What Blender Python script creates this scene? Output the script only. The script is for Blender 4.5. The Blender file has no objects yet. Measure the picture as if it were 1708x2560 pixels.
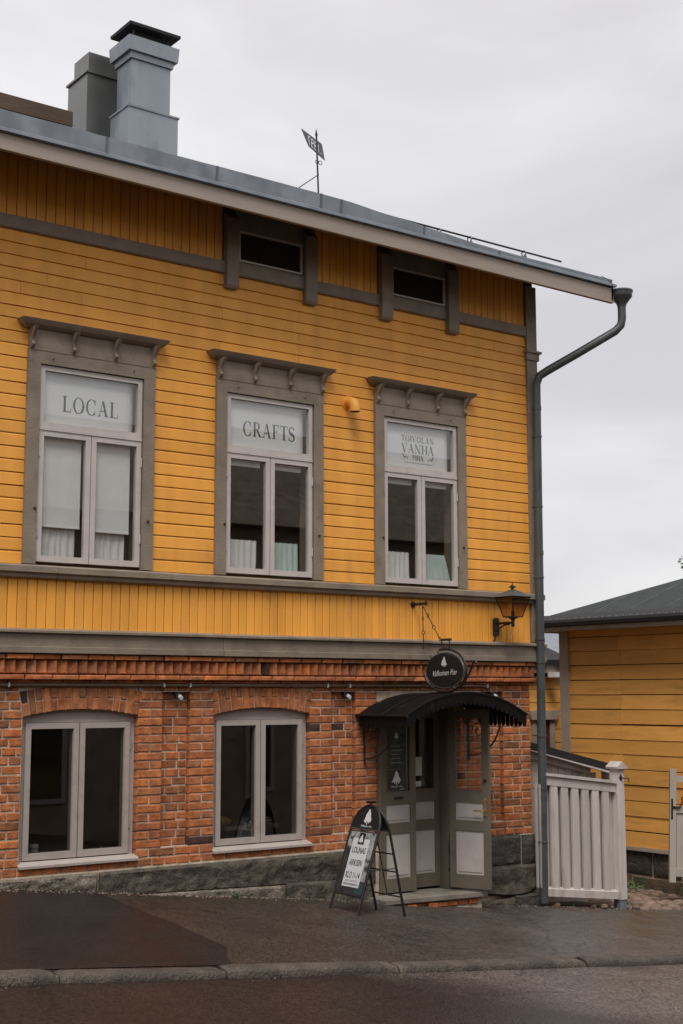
import bpy, math, random
from mathutils import Vector, Matrix, noise
R = math.radians
random.seed(7)
sc = bpy.context.scene
col = sc.collection

# ------------------------------------------------------------------ camera
def make_camera():
    yaw, pitch, roll = R(36.54776), R(7.58401), R(-0.09195)
    f = Vector((math.sin(yaw)*math.cos(pitch), math.cos(yaw)*math.cos(pitch), math.sin(pitch)))
    r = Vector((math.cos(yaw), -math.sin(yaw), 0)); u = r.cross(f)
    c, s = math.cos(roll), math.sin(roll)
    r2 = r*c + u*s; u2 = -r*s + u*c
    cd = bpy.data.cameras.new('camera'); co = bpy.data.objects.new('camera', cd); col.objects.link(co)
    m = Matrix((r2, u2, -f)).transposed().to_4x4(); m.translation = Vector((-11.66422, -11.93209, 2.49072))
    co.matrix_world = m
    cd.sensor_fit = 'VERTICAL'; cd.sensor_height = 36; cd.sensor_width = 24
    cd.lens = 3400/2560*36
    cd.clip_start = 0.1; cd.clip_end = 3000
    sc.camera = co
make_camera()

# ------------------------------------------------------------------ sky, sun, exposure
SUN_EL, SUN_AZ = R(58), R(220)      # azimuth measured from +Y (north) clockwise to +X
def make_world():
    w = bpy.data.worlds.new('World'); sc.world = w; w.use_nodes = True
    nt = w.node_tree; nt.nodes.clear(); N = nt.nodes.new; L = nt.links.new
    out = N('ShaderNodeOutputWorld'); mix = N('ShaderNodeMixShader')
    sky = N('ShaderNodeTexSky'); sky.sky_type = 'NISHITA'; sky.sun_disc = False
    sky.sun_elevation = SUN_EL; sky.sun_rotation = SUN_AZ
    b1 = N('ShaderNodeBackground'); b1.inputs['Strength'].default_value = 0.1
    L(sky.outputs[0], b1.inputs[0])
    tc = N('ShaderNodeTexCoord'); mp = N('ShaderNodeMapping'); mp.inputs['Scale'].default_value = (1.0, 1.0, 2.6)
    L(tc.outputs['Generated'], mp.inputs[0])
    n1 = N('ShaderNodeTexNoise'); n1.inputs['Scale'].default_value = 2.6; n1.inputs['Detail'].default_value = 6; n1.inputs['Roughness'].default_value = 0.5
    n1.inputs['Distortion'].default_value = 0.4
    L(mp.outputs[0], n1.inputs['Vector'])
    cr = N('ShaderNodeValToRGB'); e = cr.color_ramp.elements
    e[0].position = 0.33; e[0].color = (0.392, 0.379, 0.388, 1)
    e[1].position = 0.64; e[1].color = (0.528, 0.516, 0.52, 1)
    L(n1.outputs['Fac'], cr.inputs[0])
    b2 = N('ShaderNodeBackground'); b2.inputs['Strength'].default_value = 1.0
    L(cr.outputs[0], b2.inputs[0])
    mix.inputs[0].default_value = 0.93
    L(b1.outputs[0], mix.inputs[1]); L(b2.outputs[0], mix.inputs[2]); L(mix.outputs[0], out.inputs[0])
make_world()
def make_sun():
    sd = bpy.data.lights.new('sun', 'SUN'); sd.energy = 1.5; sd.angle = R(26); sd.color = (1.0, 0.965, 0.92)
    so = bpy.data.objects.new('sun', sd); col.objects.link(so)
    d = Vector((math.sin(SUN_AZ)*math.cos(SUN_EL), math.cos(SUN_AZ)*math.cos(SUN_EL), math.sin(SUN_EL)))
    so.rotation_euler = d.to_track_quat('Z', 'Y').to_euler(); so.location = d*40
make_sun()
vs = sc.view_settings; vs.view_transform = 'Standard'; vs.look = 'None'; vs.exposure = 0.80; vs.gamma = 1; vs.use_curve_mapping = False
sc.cycles.use_denoising = True; sc.cycles.max_bounces = 6; sc.cycles.transparent_max_bounces = 8
sc.cycles.caustics_reflective = False; sc.cycles.caustics_refractive = False

# ------------------------------------------------------------------ materials
def M(name, c, rough=0.6, var=0.12, scale=5.0, bump=0.0, bscale=60.0, rnd=0.0, metal=0.0, spec=0.5,
      dirt=None, dscale=2.0, dlo=0.52, dhi=0.7, stretch=(1, 1, 1), c2=None, c2pos=(0.45, 0.6), rvar=0.0, grain=0.0, gscale=400.0):
    m = bpy.data.materials.new(name); m.use_nodes = True
    nt = m.node_tree; N = nt.nodes.new; L = nt.links.new
    p = nt.nodes['Principled BSDF']
    p.inputs['Roughness'].default_value = rough; p.inputs['Metallic'].default_value = metal
    p.inputs['Specular IOR Level'].default_value = spec
    g = N('ShaderNodeNewGeometry'); mp = N('ShaderNodeMapping'); mp.inputs['Scale'].default_value = stretch
    L(g.outputs['Position'], mp.inputs[0])
    def nz(s, d=4):
        n = N('ShaderNodeTexNoise'); n.inputs['Scale'].default_value = s; n.inputs['Detail'].default_value = d
        L(mp.outputs[0], n.inputs['Vector']); return n.outputs['Fac']
    def rng(src, a, b, lo, hi):
        r = N('ShaderNodeMapRange'); L(src, r.inputs[0])
        for i, v in enumerate((a, b, lo, hi)): r.inputs[1+i].default_value = v
        return r.outputs[0]
    def mul(a, b):
        x = N('ShaderNodeMath'); x.operation = 'MULTIPLY'; L(a, x.inputs[0]); L(b, x.inputs[1]); return x.outputs[0]
    base = N('ShaderNodeRGB'); base.outputs[0].default_value = (*c, 1); cur = base.outputs[0]
    if c2:
        mx = N('ShaderNodeMix'); mx.data_type = 'RGBA'
        L(rng(nz(scale*0.6, 5), c2pos[0], c2pos[1], 0, 1), mx.inputs[0]); L(cur, mx.inputs[6]); mx.inputs[7].default_value = (*c2, 1); cur = mx.outputs[2]
    val = rng(nz(scale), 0.3, 0.7, 1-var, 1+var)
    if grain: val = mul(val, rng(nz(gscale, 2), 0.3, 0.7, 1-grain, 1+grain))
    if rnd:
        oi = N('ShaderNodeObjectInfo'); val = mul(val, rng(oi.outputs['Random'], 0, 1, 1-rnd, 1+rnd))
    vm = N('ShaderNodeVectorMath'); vm.operation = 'SCALE'; L(cur, vm.inputs[0]); L(val, vm.inputs['Scale']); cur = vm.outputs[0]
    if dirt:
        mx = N('ShaderNodeMix'); mx.data_type = 'RGBA'
        L(rng(nz(dscale, 6), dlo, dhi, 0, 0.75), mx.inputs[0]); L(cur, mx.inputs[6]); mx.inputs[7].default_value = (*dirt, 1); cur = mx.outputs[2]
    L(cur, p.inputs['Base Color'])
    if rvar: L(rng(nz(scale*0.5), 0.3, 0.7, max(0.02, rough-rvar), min(1, rough+rvar)), p.inputs['Roughness'])
    if bump:
        b = N('ShaderNodeBump'); b.inputs['Strength'].default_value = bump; b.inputs['Distance'].default_value = 0.02
        L(nz(bscale, 5), b.inputs['Height']); L(b.outputs[0], p.inputs['Normal'])
    return m

def brick_material():
    m = bpy.data.materials.new('brick'); m.use_nodes = True
    nt = m.node_tree; N = nt.nodes.new; L = nt.links.new; p = nt.nodes['Principled BSDF']
    p.inputs['Roughness'].default_value = 0.85; p.inputs['Specular IOR Level'].default_value = 0.25
    g = N('ShaderNodeNewGeometry'); oi = N('ShaderNodeObjectInfo')
    a = N('ShaderNodeMath'); a.operation = 'ADD'; L(oi.outputs['Random'], a.inputs[0]); L(g.outputs['Random Per Island'], a.inputs[1])
    a2 = N('ShaderNodeMath'); a2.operation = 'ADD'; L(a.outputs[0], a2.inputs[0]); a2.inputs[1].default_value = .41
    fr = N('ShaderNodeMath'); fr.operation = 'FRACT'; L(a2.outputs[0], fr.inputs[0])
    cr = N('ShaderNodeValToRGB'); el = cr.color_ramp.elements
    cols = [(0.0, (0.058, 0.030, 0.026)), (.010, (0.070, 0.037, 0.032)), (.015, (0.215, 0.090, 0.045)), (.06, (0.27, 0.107, 0.050)), (.10, (0.336, 0.118, 0.052)), (.3, (0.383, 0.133, 0.056)), (.5, (0.476, 0.151, 0.053)), (.68, (0.44, 0.165, 0.070)), (.85, (0.545, 0.180, 0.056)), (1.0, (0.336, 0.145, 0.079))]
    el[0].position = 0; el[0].color = (*cols[0][1], 1); el[1].position = 1; el[1].color = (*cols[-1][1], 1)
    for ps, c in cols[1:-1]:
        e = el.new(ps); e.color = (*c, 1)
    L(fr.outputs[0], cr.inputs[0])
    n = N('ShaderNodeTexNoise'); n.inputs['Scale'].default_value = 14; n.inputs['Detail'].default_value = 6; L(g.outputs['Position'], n.inputs['Vector'])
    r = N('ShaderNodeMapRange'); L(n.outputs[0], r.inputs[0]); r.inputs[1].default_value = .3; r.inputs[2].default_value = .7; r.inputs[3].default_value = .62; r.inputs[4].default_value = 1.3
    vm = N('ShaderNodeVectorMath'); vm.operation = 'SCALE'; L(cr.outputs[0], vm.inputs[0]); L(r.outputs[0], vm.inputs['Scale'])
    # lime bloom from the joints
    n2 = N('ShaderNodeTexNoise'); n2.inputs['Scale'].default_value = 5; n2.inputs['Detail'].default_value = 8; n2.inputs['Roughness'].default_value = .7; L(g.outputs['Position'], n2.inputs['Vector'])
    r2 = N('ShaderNodeMapRange'); L(n2.outputs[0], r2.inputs[0]); r2.inputs[1].default_value = .5; r2.inputs[2].default_value = .8; r2.inputs[3].default_value = 0; r2.inputs[4].default_value = .5
    mx = N('ShaderNodeMix'); mx.data_type = 'RGBA'; L(r2.outputs[0], mx.inputs[0]); L(vm.outputs[0], mx.inputs[6]); mx.inputs[7].default_value = (.30, .175, .10, 1)
    L(mx.outputs[2], p.inputs['Base Color'])
    b = N('ShaderNodeBump'); b.inputs['Strength'].default_value = .7; b.inputs['Distance'].default_value = .012
    n3 = N('ShaderNodeTexNoise'); n3.inputs['Scale'].default_value = 45; n3.inputs['Detail'].default_value = 6; L(g.outputs['Position'], n3.inputs['Vector'])
    L(n3.outputs[0], b.inputs['Height']); L(b.outputs[0], p.inputs['Normal'])
    return m

def glass_material(name, tint=(.985, .99, .985), refl=1.0, wav=0.003):
    m = bpy.data.materials.new(name); m.use_nodes = True
    nt = m.node_tree; nt.nodes.clear(); N = nt.nodes.new; L = nt.links.new
    out = N('ShaderNodeOutputMaterial'); tr = N('ShaderNodeBsdfTransparent'); gl = N('ShaderNodeBsdfGlossy'); mx = N('ShaderNodeMixShader')
    tr.inputs[0].default_value = (*tint, 1); gl.inputs['Roughness'].default_value = 0.015
    lw = N('ShaderNodeLayerWeight'); lw.inputs[0].default_value = .5
    pw = N('ShaderNodeMath'); pw.operation = 'POWER'; L(lw.outputs['Facing'], pw.inputs[0]); pw.inputs[1].default_value = 4.0
    k = N('ShaderNodeMath'); k.operation = 'MULTIPLY_ADD'; k.inputs[1].default_value = .9; k.inputs[2].default_value = .045*refl; k.use_clamp = True
    L(pw.outputs[0], k.inputs[0]); L(k.outputs[0], mx.inputs[0]); L(tr.outputs[0], mx.inputs[1]); L(gl.outputs[0], mx.inputs[2]); L(mx.outputs[0], out.inputs[0])
    g = N('ShaderNodeNewGeometry'); n = N('ShaderNodeTexNoise'); n.inputs['Scale'].default_value = 2.5; L(g.outputs['Position'], n.inputs['Vector'])
    b = N('ShaderNodeBump'); b.inputs['Strength'].default_value = wav*10; b.inputs['Distance'].default_value = wav
    L(n.outputs[0], b.inputs['Height']); L(b.outputs[0], gl.inputs['Normal'])
    return m

def asphalt_material(name, c, rough, speck=0.35, wet_sheen=None):
    """tarmac with stone chips; wet = (colour, roughness, nodes of a wet area given by position, its colour also painting in reflections)"""
    m = bpy.data.materials.new(name); m.use_nodes = True
    nt = m.node_tree; N = nt.nodes.new; L = nt.links.new; p = nt.nodes['Principled BSDF']
    g = N('ShaderNodeNewGeometry')
    v = N('ShaderNodeTexVoronoi'); v.inputs['Scale'].default_value = 60; L(g.outputs['Position'], v.inputs['Vector'])
    hs = N('ShaderNodeRGBToBW'); L(v.outputs['Color'], hs.inputs[0])
    r = N('ShaderNodeMapRange'); L(hs.outputs[0], r.inputs[0]); r.inputs[1].default_value = .25; r.inputs[2].default_value = .75; r.inputs[3].default_value = 1-speck; r.inputs[4].default_value = 1+speck*1.3
    n = N('ShaderNodeTexNoise'); n.inputs['Scale'].default_value = 1.3; n.inputs['Detail'].default_value = 7; n.inputs['Roughness'].default_value = .62; L(g.outputs['Position'], n.inputs['Vector'])
    r2 = N('ShaderNodeMapRange'); L(n.outputs[0], r2.inputs[0]); r2.inputs[1].default_value = .3; r2.inputs[2].default_value = .7; r2.inputs[3].default_value = .72; r2.inputs[4].default_value = 1.3
    mu = N('ShaderNodeMath'); mu.operation = 'MULTIPLY'; L(r.outputs[0], mu.inputs[0]); L(r2.outputs[0], mu.inputs[1])
    base = N('ShaderNodeRGB'); base.outputs[0].default_value = (*c, 1); cur = base.outputs[0]
    rr = N('ShaderNodeMapRange'); L(n.outputs[0], rr.inputs[0]); rr.inputs[1].default_value = .35; rr.inputs[2].default_value = .65; rr.inputs[3].default_value = rough-.1; rr.inputs[4].default_value = rough+.1
    rcur = rr.outputs[0]
    if wet_sheen:
        wc, wr, (ax, ay, off, soft) = wet_sheen
        sep = N('ShaderNodeSeparateXYZ'); L(g.outputs['Position'], sep.inputs[0])
        def lin(s, k):
            q = N('ShaderNodeMath'); q.operation = 'MULTIPLY'; L(s, q.inputs[0]); q.inputs[1].default_value = k; return q.outputs[0]
        a1 = N('ShaderNodeMath'); a1.operation = 'ADD'; L(lin(sep.outputs[0], ax), a1.inputs[0]); L(lin(sep.outputs[1], ay), a1.inputs[1])
        nn = N('ShaderNodeTexNoise'); nn.inputs['Scale'].default_value = 1.6; nn.inputs['Detail'].default_value = 5; L(g.outputs['Position'], nn.inputs['Vector'])
        a2 = N('ShaderNodeMath'); a2.operation = 'ADD'; L(a1.outputs[0], a2.inputs[0]); L(lin(nn.outputs[0], 1.3), a2.inputs[1])
        w = N('ShaderNodeMapRange'); L(a2.outputs[0], w.inputs[0]); w.inputs[1].default_value = off-soft; w.inputs[2].default_value = off+soft
        mx = N('ShaderNodeMix'); mx.data_type = 'RGBA'; L(w.outputs[0], mx.inputs[0]); mx.inputs[6].default_value = (*wc, 1); L(cur, mx.inputs[7]); cur = mx.outputs[2]
        m2 = N('ShaderNodeMix'); L(w.outputs[0], m2.inputs[0]); m2.inputs[2].default_value = wr; L(rcur, m2.inputs[3]); rcur = m2.outputs[0]
    wn = N('ShaderNodeTexNoise'); wn.inputs['Scale'].default_value = 2.0; wn.inputs['Detail'].default_value = 5; L(g.outputs['Position'], wn.inputs['Vector'])
    wa = N('ShaderNodeVectorMath'); wa.operation = 'MULTIPLY_ADD'; L(wn.outputs['Color'], wa.inputs[0]); wa.inputs[1].default_value = (.5, .5, .5); L(g.outputs['Position'], wa.inputs[2])
    ve = N('ShaderNodeTexVoronoi'); ve.feature = 'DISTANCE_TO_EDGE'; ve.inputs['Scale'].default_value = .42; L(wa.outputs[0], ve.inputs['Vector'])
    ck = N('ShaderNodeMapRange'); L(ve.outputs['Distance'], ck.inputs[0]); ck.inputs[1].default_value = .002; ck.inputs[2].default_value = .007; ck.inputs[3].default_value = .45; ck.inputs[4].default_value = 1
    m3 = N('ShaderNodeMath'); m3.operation = 'MULTIPLY'; L(mu.outputs[0], m3.inputs[0]); L(ck.outputs[0], m3.inputs[1]); mu = m3
    vm = N('ShaderNodeVectorMath'); vm.operation = 'SCALE'; L(cur, vm.inputs[0]); L(mu.outputs[0], vm.inputs['Scale'])
    L(vm.outputs[0], p.inputs['Base Color']); L(rcur, p.inputs['Roughness'])
    b = N('ShaderNodeBump'); b.inputs['Strength'].default_value = .5; b.inputs['Distance'].default_value = .006
    L(v.outputs['Distance'], b.inputs['Height']); L(b.outputs[0], p.inputs['Normal'])
    p.inputs['Specular IOR Level'].default_value = .5
    return m

YEL = (.82, .362, .052)
mt = {}
mt['yellow'] = M('yellow_paint', YEL, .55, .09, 2.2, .12, 90, rnd=.075, c2=(.84, .385, .062), c2pos=(.42, .68), dirt=(.42, .19, .04), dscale=1.9, dlo=.60, dhi=.92, stretch=(2.4, 1, .5), grain=.04, gscale=60)
mt['taupe'] = M('taupe_paint', (.235, .188, .142), .6, .14, 4, .25, 45, rnd=.07, dirt=(.13, .105, .08), dscale=5, dlo=.54, dhi=.8)
mt['white'] = M('white_window_paint', (.53, .475, .445), .5, .07, 6, .1, 80, dirt=(.30, .26, .23), dscale=7, dlo=.62, dhi=.85)
mt['shadedwhite'] = M('shaded_dirty_white', (.40, .35, .315), .55, .09, 6, .15, 70, dirt=(.24, .2, .165), dscale=6, dlo=.56, dhi=.8)  # white paint made darker: recess shade put into the colour, plus dirt
mt['fascia'] = M('eave_board_paint', (.315, .26, .215), .65, .1, 3, .1, 70, dirt=(.2, .16, .13), dscale=3, dlo=.55, dhi=.8, stretch=(.4, 1, 2))
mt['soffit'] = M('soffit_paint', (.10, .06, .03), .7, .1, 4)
mt['shell'] = M('timber_backing', (.10, .055, .02), .9)
mt['brick'] = brick_material()
mt['mortar'] = M('lime_mortar', (.52, .42, .32), .95, .2, 9, .5, 50, dirt=(.24, .17, .12), dscale=5, dlo=.52, dhi=.8)
mt['granite'] = M('grey_granite', (.078, .065, .048), .85, .35, 9, 1.0, 22, rnd=.12, grain=.5, gscale=70, dirt=(.035, .03, .024), dscale=6, dlo=.48, dhi=.68)
mt['granite_light'] = M('light_granite', (.17, .143, .112), .85, .35, 10, 1.0, 24, grain=.5, gscale=70, dirt=(.075, .062, .048), dscale=6, dlo=.48, dhi=.7)
mt['granite_dark'] = M('dark_granite', (.055, .049, .043), .8, .4, 10, 1.0, 24, grain=.35, gscale=120)
mt['zinc'] = M('galvanised_sheet', (.24, .265, .29), .40, .16, 3, .08, 9, metal=.4, dirt=(.15, .168, .185), dscale=4.0, dlo=.46, dhi=.70, rvar=.1)
mt['zinc2'] = M('chimney_sheet', (.28, .31, .34), .42, .12, 1.4, .05, 9, metal=.6, dirt=(.18, .205, .235), dscale=3, dlo=.5, dhi=.64, stretch=(1, 1, .3), rvar=.08)
mt['steel'] = M('dull_steel_sheet', (.20, .20, .19), .32, .15, 1.2, metal=.8, rvar=.1)
mt['roofmetal'] = M('roof_sheet', (.13, .145, .155), .45, .15, 1, metal=.3)
mt['pipe'] = M('downpipe_paint', (.062, .072, .073), .42, .15, 3, .04, 40, dirt=(.04, .04, .038), dscale=5)
mt['black'] = M('black_paint', (.014, .013, .013), .45, .15, 6, .06, 60)
mt['canopy'] = M('black_canopy_sheet', (.006, .005, .005), .6, .2, 5, .08, 40, spec=.14, dirt=(.03, .024, .02), dscale=9, dlo=.62, dhi=.8)
mt['iron'] = M('wrought_iron', (.016, .014, .013), .5, .2, 20, .1, 80)
mt['doorpaint'] = M('olive_door_paint', (.138, .116, .086), .5, .1, 5, .06, 80, dirt=(.07, .06, .045), dscale=6, dlo=.58, dhi=.8)
mt['doorpanel'] = M('door_panel_paint', (.46, .415, .39), .55, .08, 6, .05, 80, dirt=(.3, .26, .22), dscale=9, dlo=.64, dhi=.8)
mt['brass'] = M('brass', (.65, .42, .16), .3, .1, 20, metal=1)
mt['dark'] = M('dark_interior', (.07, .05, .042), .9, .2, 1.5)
mt['room'] = M('interior_wall', (.24, .19, .145), .9, .2, 1.2)
mt['wood'] = M('interior_wood', (.10, .05, .025), .5, .2, 5, stretch=(1, 1, 4))
mt['glass'] = glass_material('window_glass', refl=2.0)
mt['glass_low'] = glass_material('shop_window_glass', (.72, .72, .7), refl=1.7)
mt['lanternglass'] = glass_material('smoked_lantern_glass', (.70, .57, .40), refl=.9)
mt['film'] = M('white_window_board', (.80, .815, .82), .6, .03, 2)
mt['ink'] = M('lettering_black', (.022, .024, .025), .5, .05)
mt['greyink'] = M('lettering_grey', (.22, .23, .23), .6, .05)
mt['cloth'] = M('white_curtain_cloth', (.72, .71, .69), .85, .07, 9)
mt['mint'] = M('mint_curtain_cloth', (.52, .64, .60), .85, .07, 9)
mt['blind'] = M('roller_blind_cloth', (.82, .82, .815), .85, .04, 12, .1, 200)
mt['fence'] = M('white_fence_paint', (.53, .475, .44), .6, .1, 4, .2, 45, rnd=.09, dirt=(.27, .225, .17), dscale=5, dlo=.52, dhi=.8, stretch=(1.6, 1, .35))
mt['gate'] = M('weathered_gate_paint', (.40, .36, .31), .7, .12, 4, .15, 70, rnd=.06, dirt=(.2, .17, .14), dscale=4, dlo=.55, dhi=.8, stretch=(1, 1, .5))
mt['felt'] = M('roofing_felt', (.028, .032, .032), .8, .2, 5, .3, 90)
mt['feltblack'] = M('black_roofing_felt', (.012, .010, .010), .7, .2, 5, .2, 60)
mt['nails'] = M('bright_nail_heads', (.5, .5, .5), .4)
mt['ochre'] = M('ochre_board_paint', (.86, .42, .095), .65, .12, 3, .25, 50, rnd=.13, dirt=(.34, .16, .04), dscale=3, dlo=.55, dhi=.8, stretch=(1, .4, 2), grain=.05, gscale=150)
mt['beige'] = M('beige_trim_paint', (.40, .33, .265), .6, .1, 4, .08, 60)
mt['terracotta'] = M('red_door_paint', (.10, .025, .02), .6)
mt['pinkstone'] = M('pink_cobble', (.20, .135, .10), .85, .25, 12, .5, 60, rnd=.35, dirt=(.12, .09, .06), dscale=6, dlo=.5, dhi=.7)
mt['soil'] = M('yard_soil', (.10, .062, .036), .95, .35, 7, .8, 40, c2=(.06, .06, .025), c2pos=(.5, .62))
mt['earth'] = M('ground_earth', (.10, .09, .06), .95, .3, 3, .4, 20)
mt['leaf'] = M('leaf_green', (.06, .095, .025), .6, .35, 20, rnd=.2)
mt['bark'] = M('bark', (.10, .085, .07), .9, .3, 12, .5, 40)
mt['kerb'] = M('kerb_granite', (.085, .066, .05), .7, .35, 8, .9, 45, rnd=.2, grain=.4, gscale=90, dirt=(.045, .034, .025), dscale=3.2, dlo=.42, dhi=.62)
mt['concrete'] = M('concrete', (.21, .185, .15), .85, .2, 6, .3, 60, dirt=(.1, .08, .06), dscale=4, dlo=.5, dhi=.75)
mt['ceramic'] = M('white_ceramic', (.6, .64, .66), .3, .05)
mt['bluegrey'] = M('grey_glaze', (.16, .18, .2), .35, .05)
mt['plate'] = M('polished_steel', (.75, .75, .74), .15, .05, metal=1)
mt['bread'] = M('bread_crust', (.42, .24, .09), .8, .3, 40)
mt['paper'] = M('white_paper', (.52, .54, .50), .8, .05)
mt['greenposter'] = M('dark_green_poster', (.045, .06, .04), .5, .5, 22, c2=(.012, .014, .012), c2pos=(.42, .58))
mt['postergrey'] = M('poster_photo_print', (.30, .30, .30), .45, .5, 26, c2=(.05, .05, .055), c2pos=(.5, .6))
mt['posterdark'] = M('poster_dark_print', (.035, .033, .033), .45, .4, 14)
mt['posterwhite'] = M('poster_white_print', (.60, .60, .62), .4, .03)
mt['tealink'] = M('teal_print', (.03, .06, .065), .4, .1)
mt['whiteink'] = M('white_lettering', (.62, .60, .60), .5, .04)
mt['lampwhite'] = M('white_lamp_plastic', (.72, .72, .74), .35, .03)
mt['brown'] = M('brown_house_paint', (.40, .31, .22), .7, .2, 3, .2, 30)
mt['redroof'] = M('dark_tile_roof', (.24, .19, .145), .8, .3, 4, .3, 20)
mt['farwall'] = M('far_wall', (.32, .33, .33), .8, .1, 2)
mt['pipebrown'] = M('conduit_paint', (.20, .14, .09), .6, .15, 5)
mt['wornplank'] = M('weathered_plank', (.075, .048, .03), .8, .25, 5, .3, 30, stretch=(.3, 1, 1))
mt['sidewalk'] = asphalt_material('sidewalk_tarmac', (.062, .051, .042), .43, .58, wet_sheen=((.034, .024, .0165), .43, (.62, -.35, -.9, 1.1)))  # dark left, pale right: damp, plus sky and house reflections painted into colour
mt['patch'] = asphalt_material('wet_new_tarmac', (.009, .006, .0045), .46, .45)
mt['road'] = asphalt_material('road_tarmac', (.085, .066, .056), .40, .58, wet_sheen=((.018, .0105, .0075), .38, (1.0, .55, -6.5, .5)))  # tone split by position: wetness plus painted-in reflections of sky and facade

# ------------------------------------------------------------------ mesh helpers
class MB:
    def __init__(s): s.v = []; s.f = []
    def add(s, v, f):
        o = len(s.v); s.v += [tuple(x) for x in v]; s.f += [tuple(i+o for i in q) for q in f]; return s
    def box(s, x0, x1, y0, y1, z0, z1):
        return s.add([(x0, y0, z0), (x1, y0, z0), (x1, y1, z0), (x0, y1, z0), (x0, y0, z1), (x1, y0, z1), (x1, y1, z1), (x0, y1, z1)],
                     [(0, 3, 2, 1), (4, 5, 6, 7), (0, 1, 5, 4), (1, 2, 6, 5), (2, 3, 7, 6), (3, 0, 4, 7)])
    def prism(s, poly, axis, a, b):
        """2D polygon extruded along an axis ('x': poly is (y,z); 'y': (x,z); 'z': (x,y))"""
        n = len(poly)
        def P(p, t): return (t, p[0], p[1]) if axis == 'x' else (p[0], t, p[1]) if axis == 'y' else (p[0], p[1], t)
        v = [P(p, a) for p in poly]+[P(p, b) for p in poly]
        return s.add(v, [tuple(range(n))[::-1], tuple(range(n, 2*n))]+[(i, (i+1) % n, n+(i+1) % n, n+i) for i in range(n)])
    def tube(s, pts, r, n=8, caps=True):
        pts = [Vector(p) for p in pts]; rs = r if isinstance(r, (list, tuple)) else [r]*len(pts)
        v = []; f = []; ref = None
        for i, p in enumerate(pts):
            d = (pts[min(i+1, len(pts)-1)]-pts[max(i-1, 0)]).normalized()
            if ref is None:
                ref = d.orthogonal().normalized()
            ref = (ref-d*ref.dot(d)).normalized(); w = d.cross(ref)
            for k in range(n):
                a = 2*math.pi*k/n; v.append(p+(ref*math.cos(a)+w*math.sin(a))*rs[i])
        for i in range(len(pts)-1):
            for k in range(n): f.append((i*n+k, i*n+(k+1) % n, (i+1)*n+(k+1) % n, (i+1)*n+k))
        if caps: f += [tuple(range(n))[::-1], tuple(range((len(pts)-1)*n, len(pts)*n))]
        return s.add(v, f)
    def lathe(s, prof, c, n=16):
        v = []; f = []
        for (r, z) in prof:
            for k in range(n): a = 2*math.pi*k/n; v.append((c[0]+r*math.cos(a), c[1]+r*math.sin(a), c[2]+z))
        for i in range(len(prof)-1):
            for k in range(n): f.append((i*n+k, i*n+(k+1) % n, (i+1)*n+(k+1) % n, (i+1)*n+k))
        f += [tuple(range(n))[::-1], tuple(range((len(prof)-1)*n, len(prof)*n))]
        return s.add(v, f)
    def torus(s, c, r, t, nrm, n=12, m=6):
        nrm = Vector(nrm).normalized(); a = nrm.orthogonal().normalized(); b = nrm.cross(a); c = Vector(c); v = []; f = []
        for i in range(n):
            q = 2*math.pi*i/n; d = a*math.cos(q)+b*math.sin(q)
            for j in range(m):
                w = 2*math.pi*j/m; v.append(c+d*(r+t*math.cos(w))+nrm*t*math.sin(w))
        for i in range(n):
            for j in range(m): f.append((i*m+j, ((i+1) % n)*m+j, ((i+1) % n)*m+(j+1) % m, i*m+(j+1) % m))
        return s.add(v, f)
    def frame(s, x0, x1, z0, z1, w, y0, y1, wb=None):
        wb = wb or w
        s.box(x0, x0+w, y0, y1, z0, z1); s.box(x1-w, x1, y0, y1, z0, z1)
        s.box(x0+w, x1-w, y0, y1, z1-w, z1); s.box(x0+w, x1-w, y0, y1, z0, z0+wb); return s
    def xf(s, m):
        s.v = [tuple(m @ Vector(p)) for p in s.v]; return s
    def mesh(s, name, smooth=False):
        me = bpy.data.meshes.new(name); me.from_pydata(s.v, [], s.f); me.update()
        if smooth:
            me.polygons.foreach_set('use_smooth', [True]*len(me.polygons)); me.set_sharp_from_angle(angle=R(40))
        return me
    def build(s, name, mat, parent=None, smooth=False, me=None):
        return obj(name, s.mesh(name, smooth), mat, parent)
def obj(name, me, mat, parent=None):
    m = mt[mat] if isinstance(mat, str) else mat
    if m and not me.materials: me.materials.append(m)
    o = bpy.data.objects.new(name, me); col.objects.link(o)
    if parent: attach(o, parent)
    return o
def attach(o, parent):
    o.parent = parent; o.matrix_parent_inverse = wm(parent).inverted()
def wm(o):
    m = o.matrix_basis.copy()
    return wm(o.parent) @ o.matrix_parent_inverse @ m if o.parent else m
def tag(o, label=None, cat=None, group=None, kind=None):
    if label: o['label'] = label
    if cat: o['category'] = cat
    if group: o['group'] = group
    if kind: o['kind'] = kind
    return o
def thing(name, label, cat, loc=(0, 0, 0), group=None):
    o = bpy.data.objects.new(name, None); o.location = loc; o.empty_display_size = .2; col.objects.link(o)
    return tag(o, label, cat, group)
def inst(name, me, loc, parent=None, rot=(0, 0, 0), scale=(1, 1, 1)):
    o = bpy.data.objects.new(name, me); o.location = loc; o.rotation_euler = rot; o.scale = scale; col.objects.link(o)
    if parent: attach(o, parent)
    return o
def gz(x, y=0.0):
    """height of the sloping street at (x, y)"""
    xe = max(-16, min(16, x)); ye = max(-12, min(30, y))
    return -.112*xe + .025*ye
def nz3(x, y, z): return noise.noise(Vector((x, y, z)))
def kerb_y(x): return -3.4+.085*(x+1.5)

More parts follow.
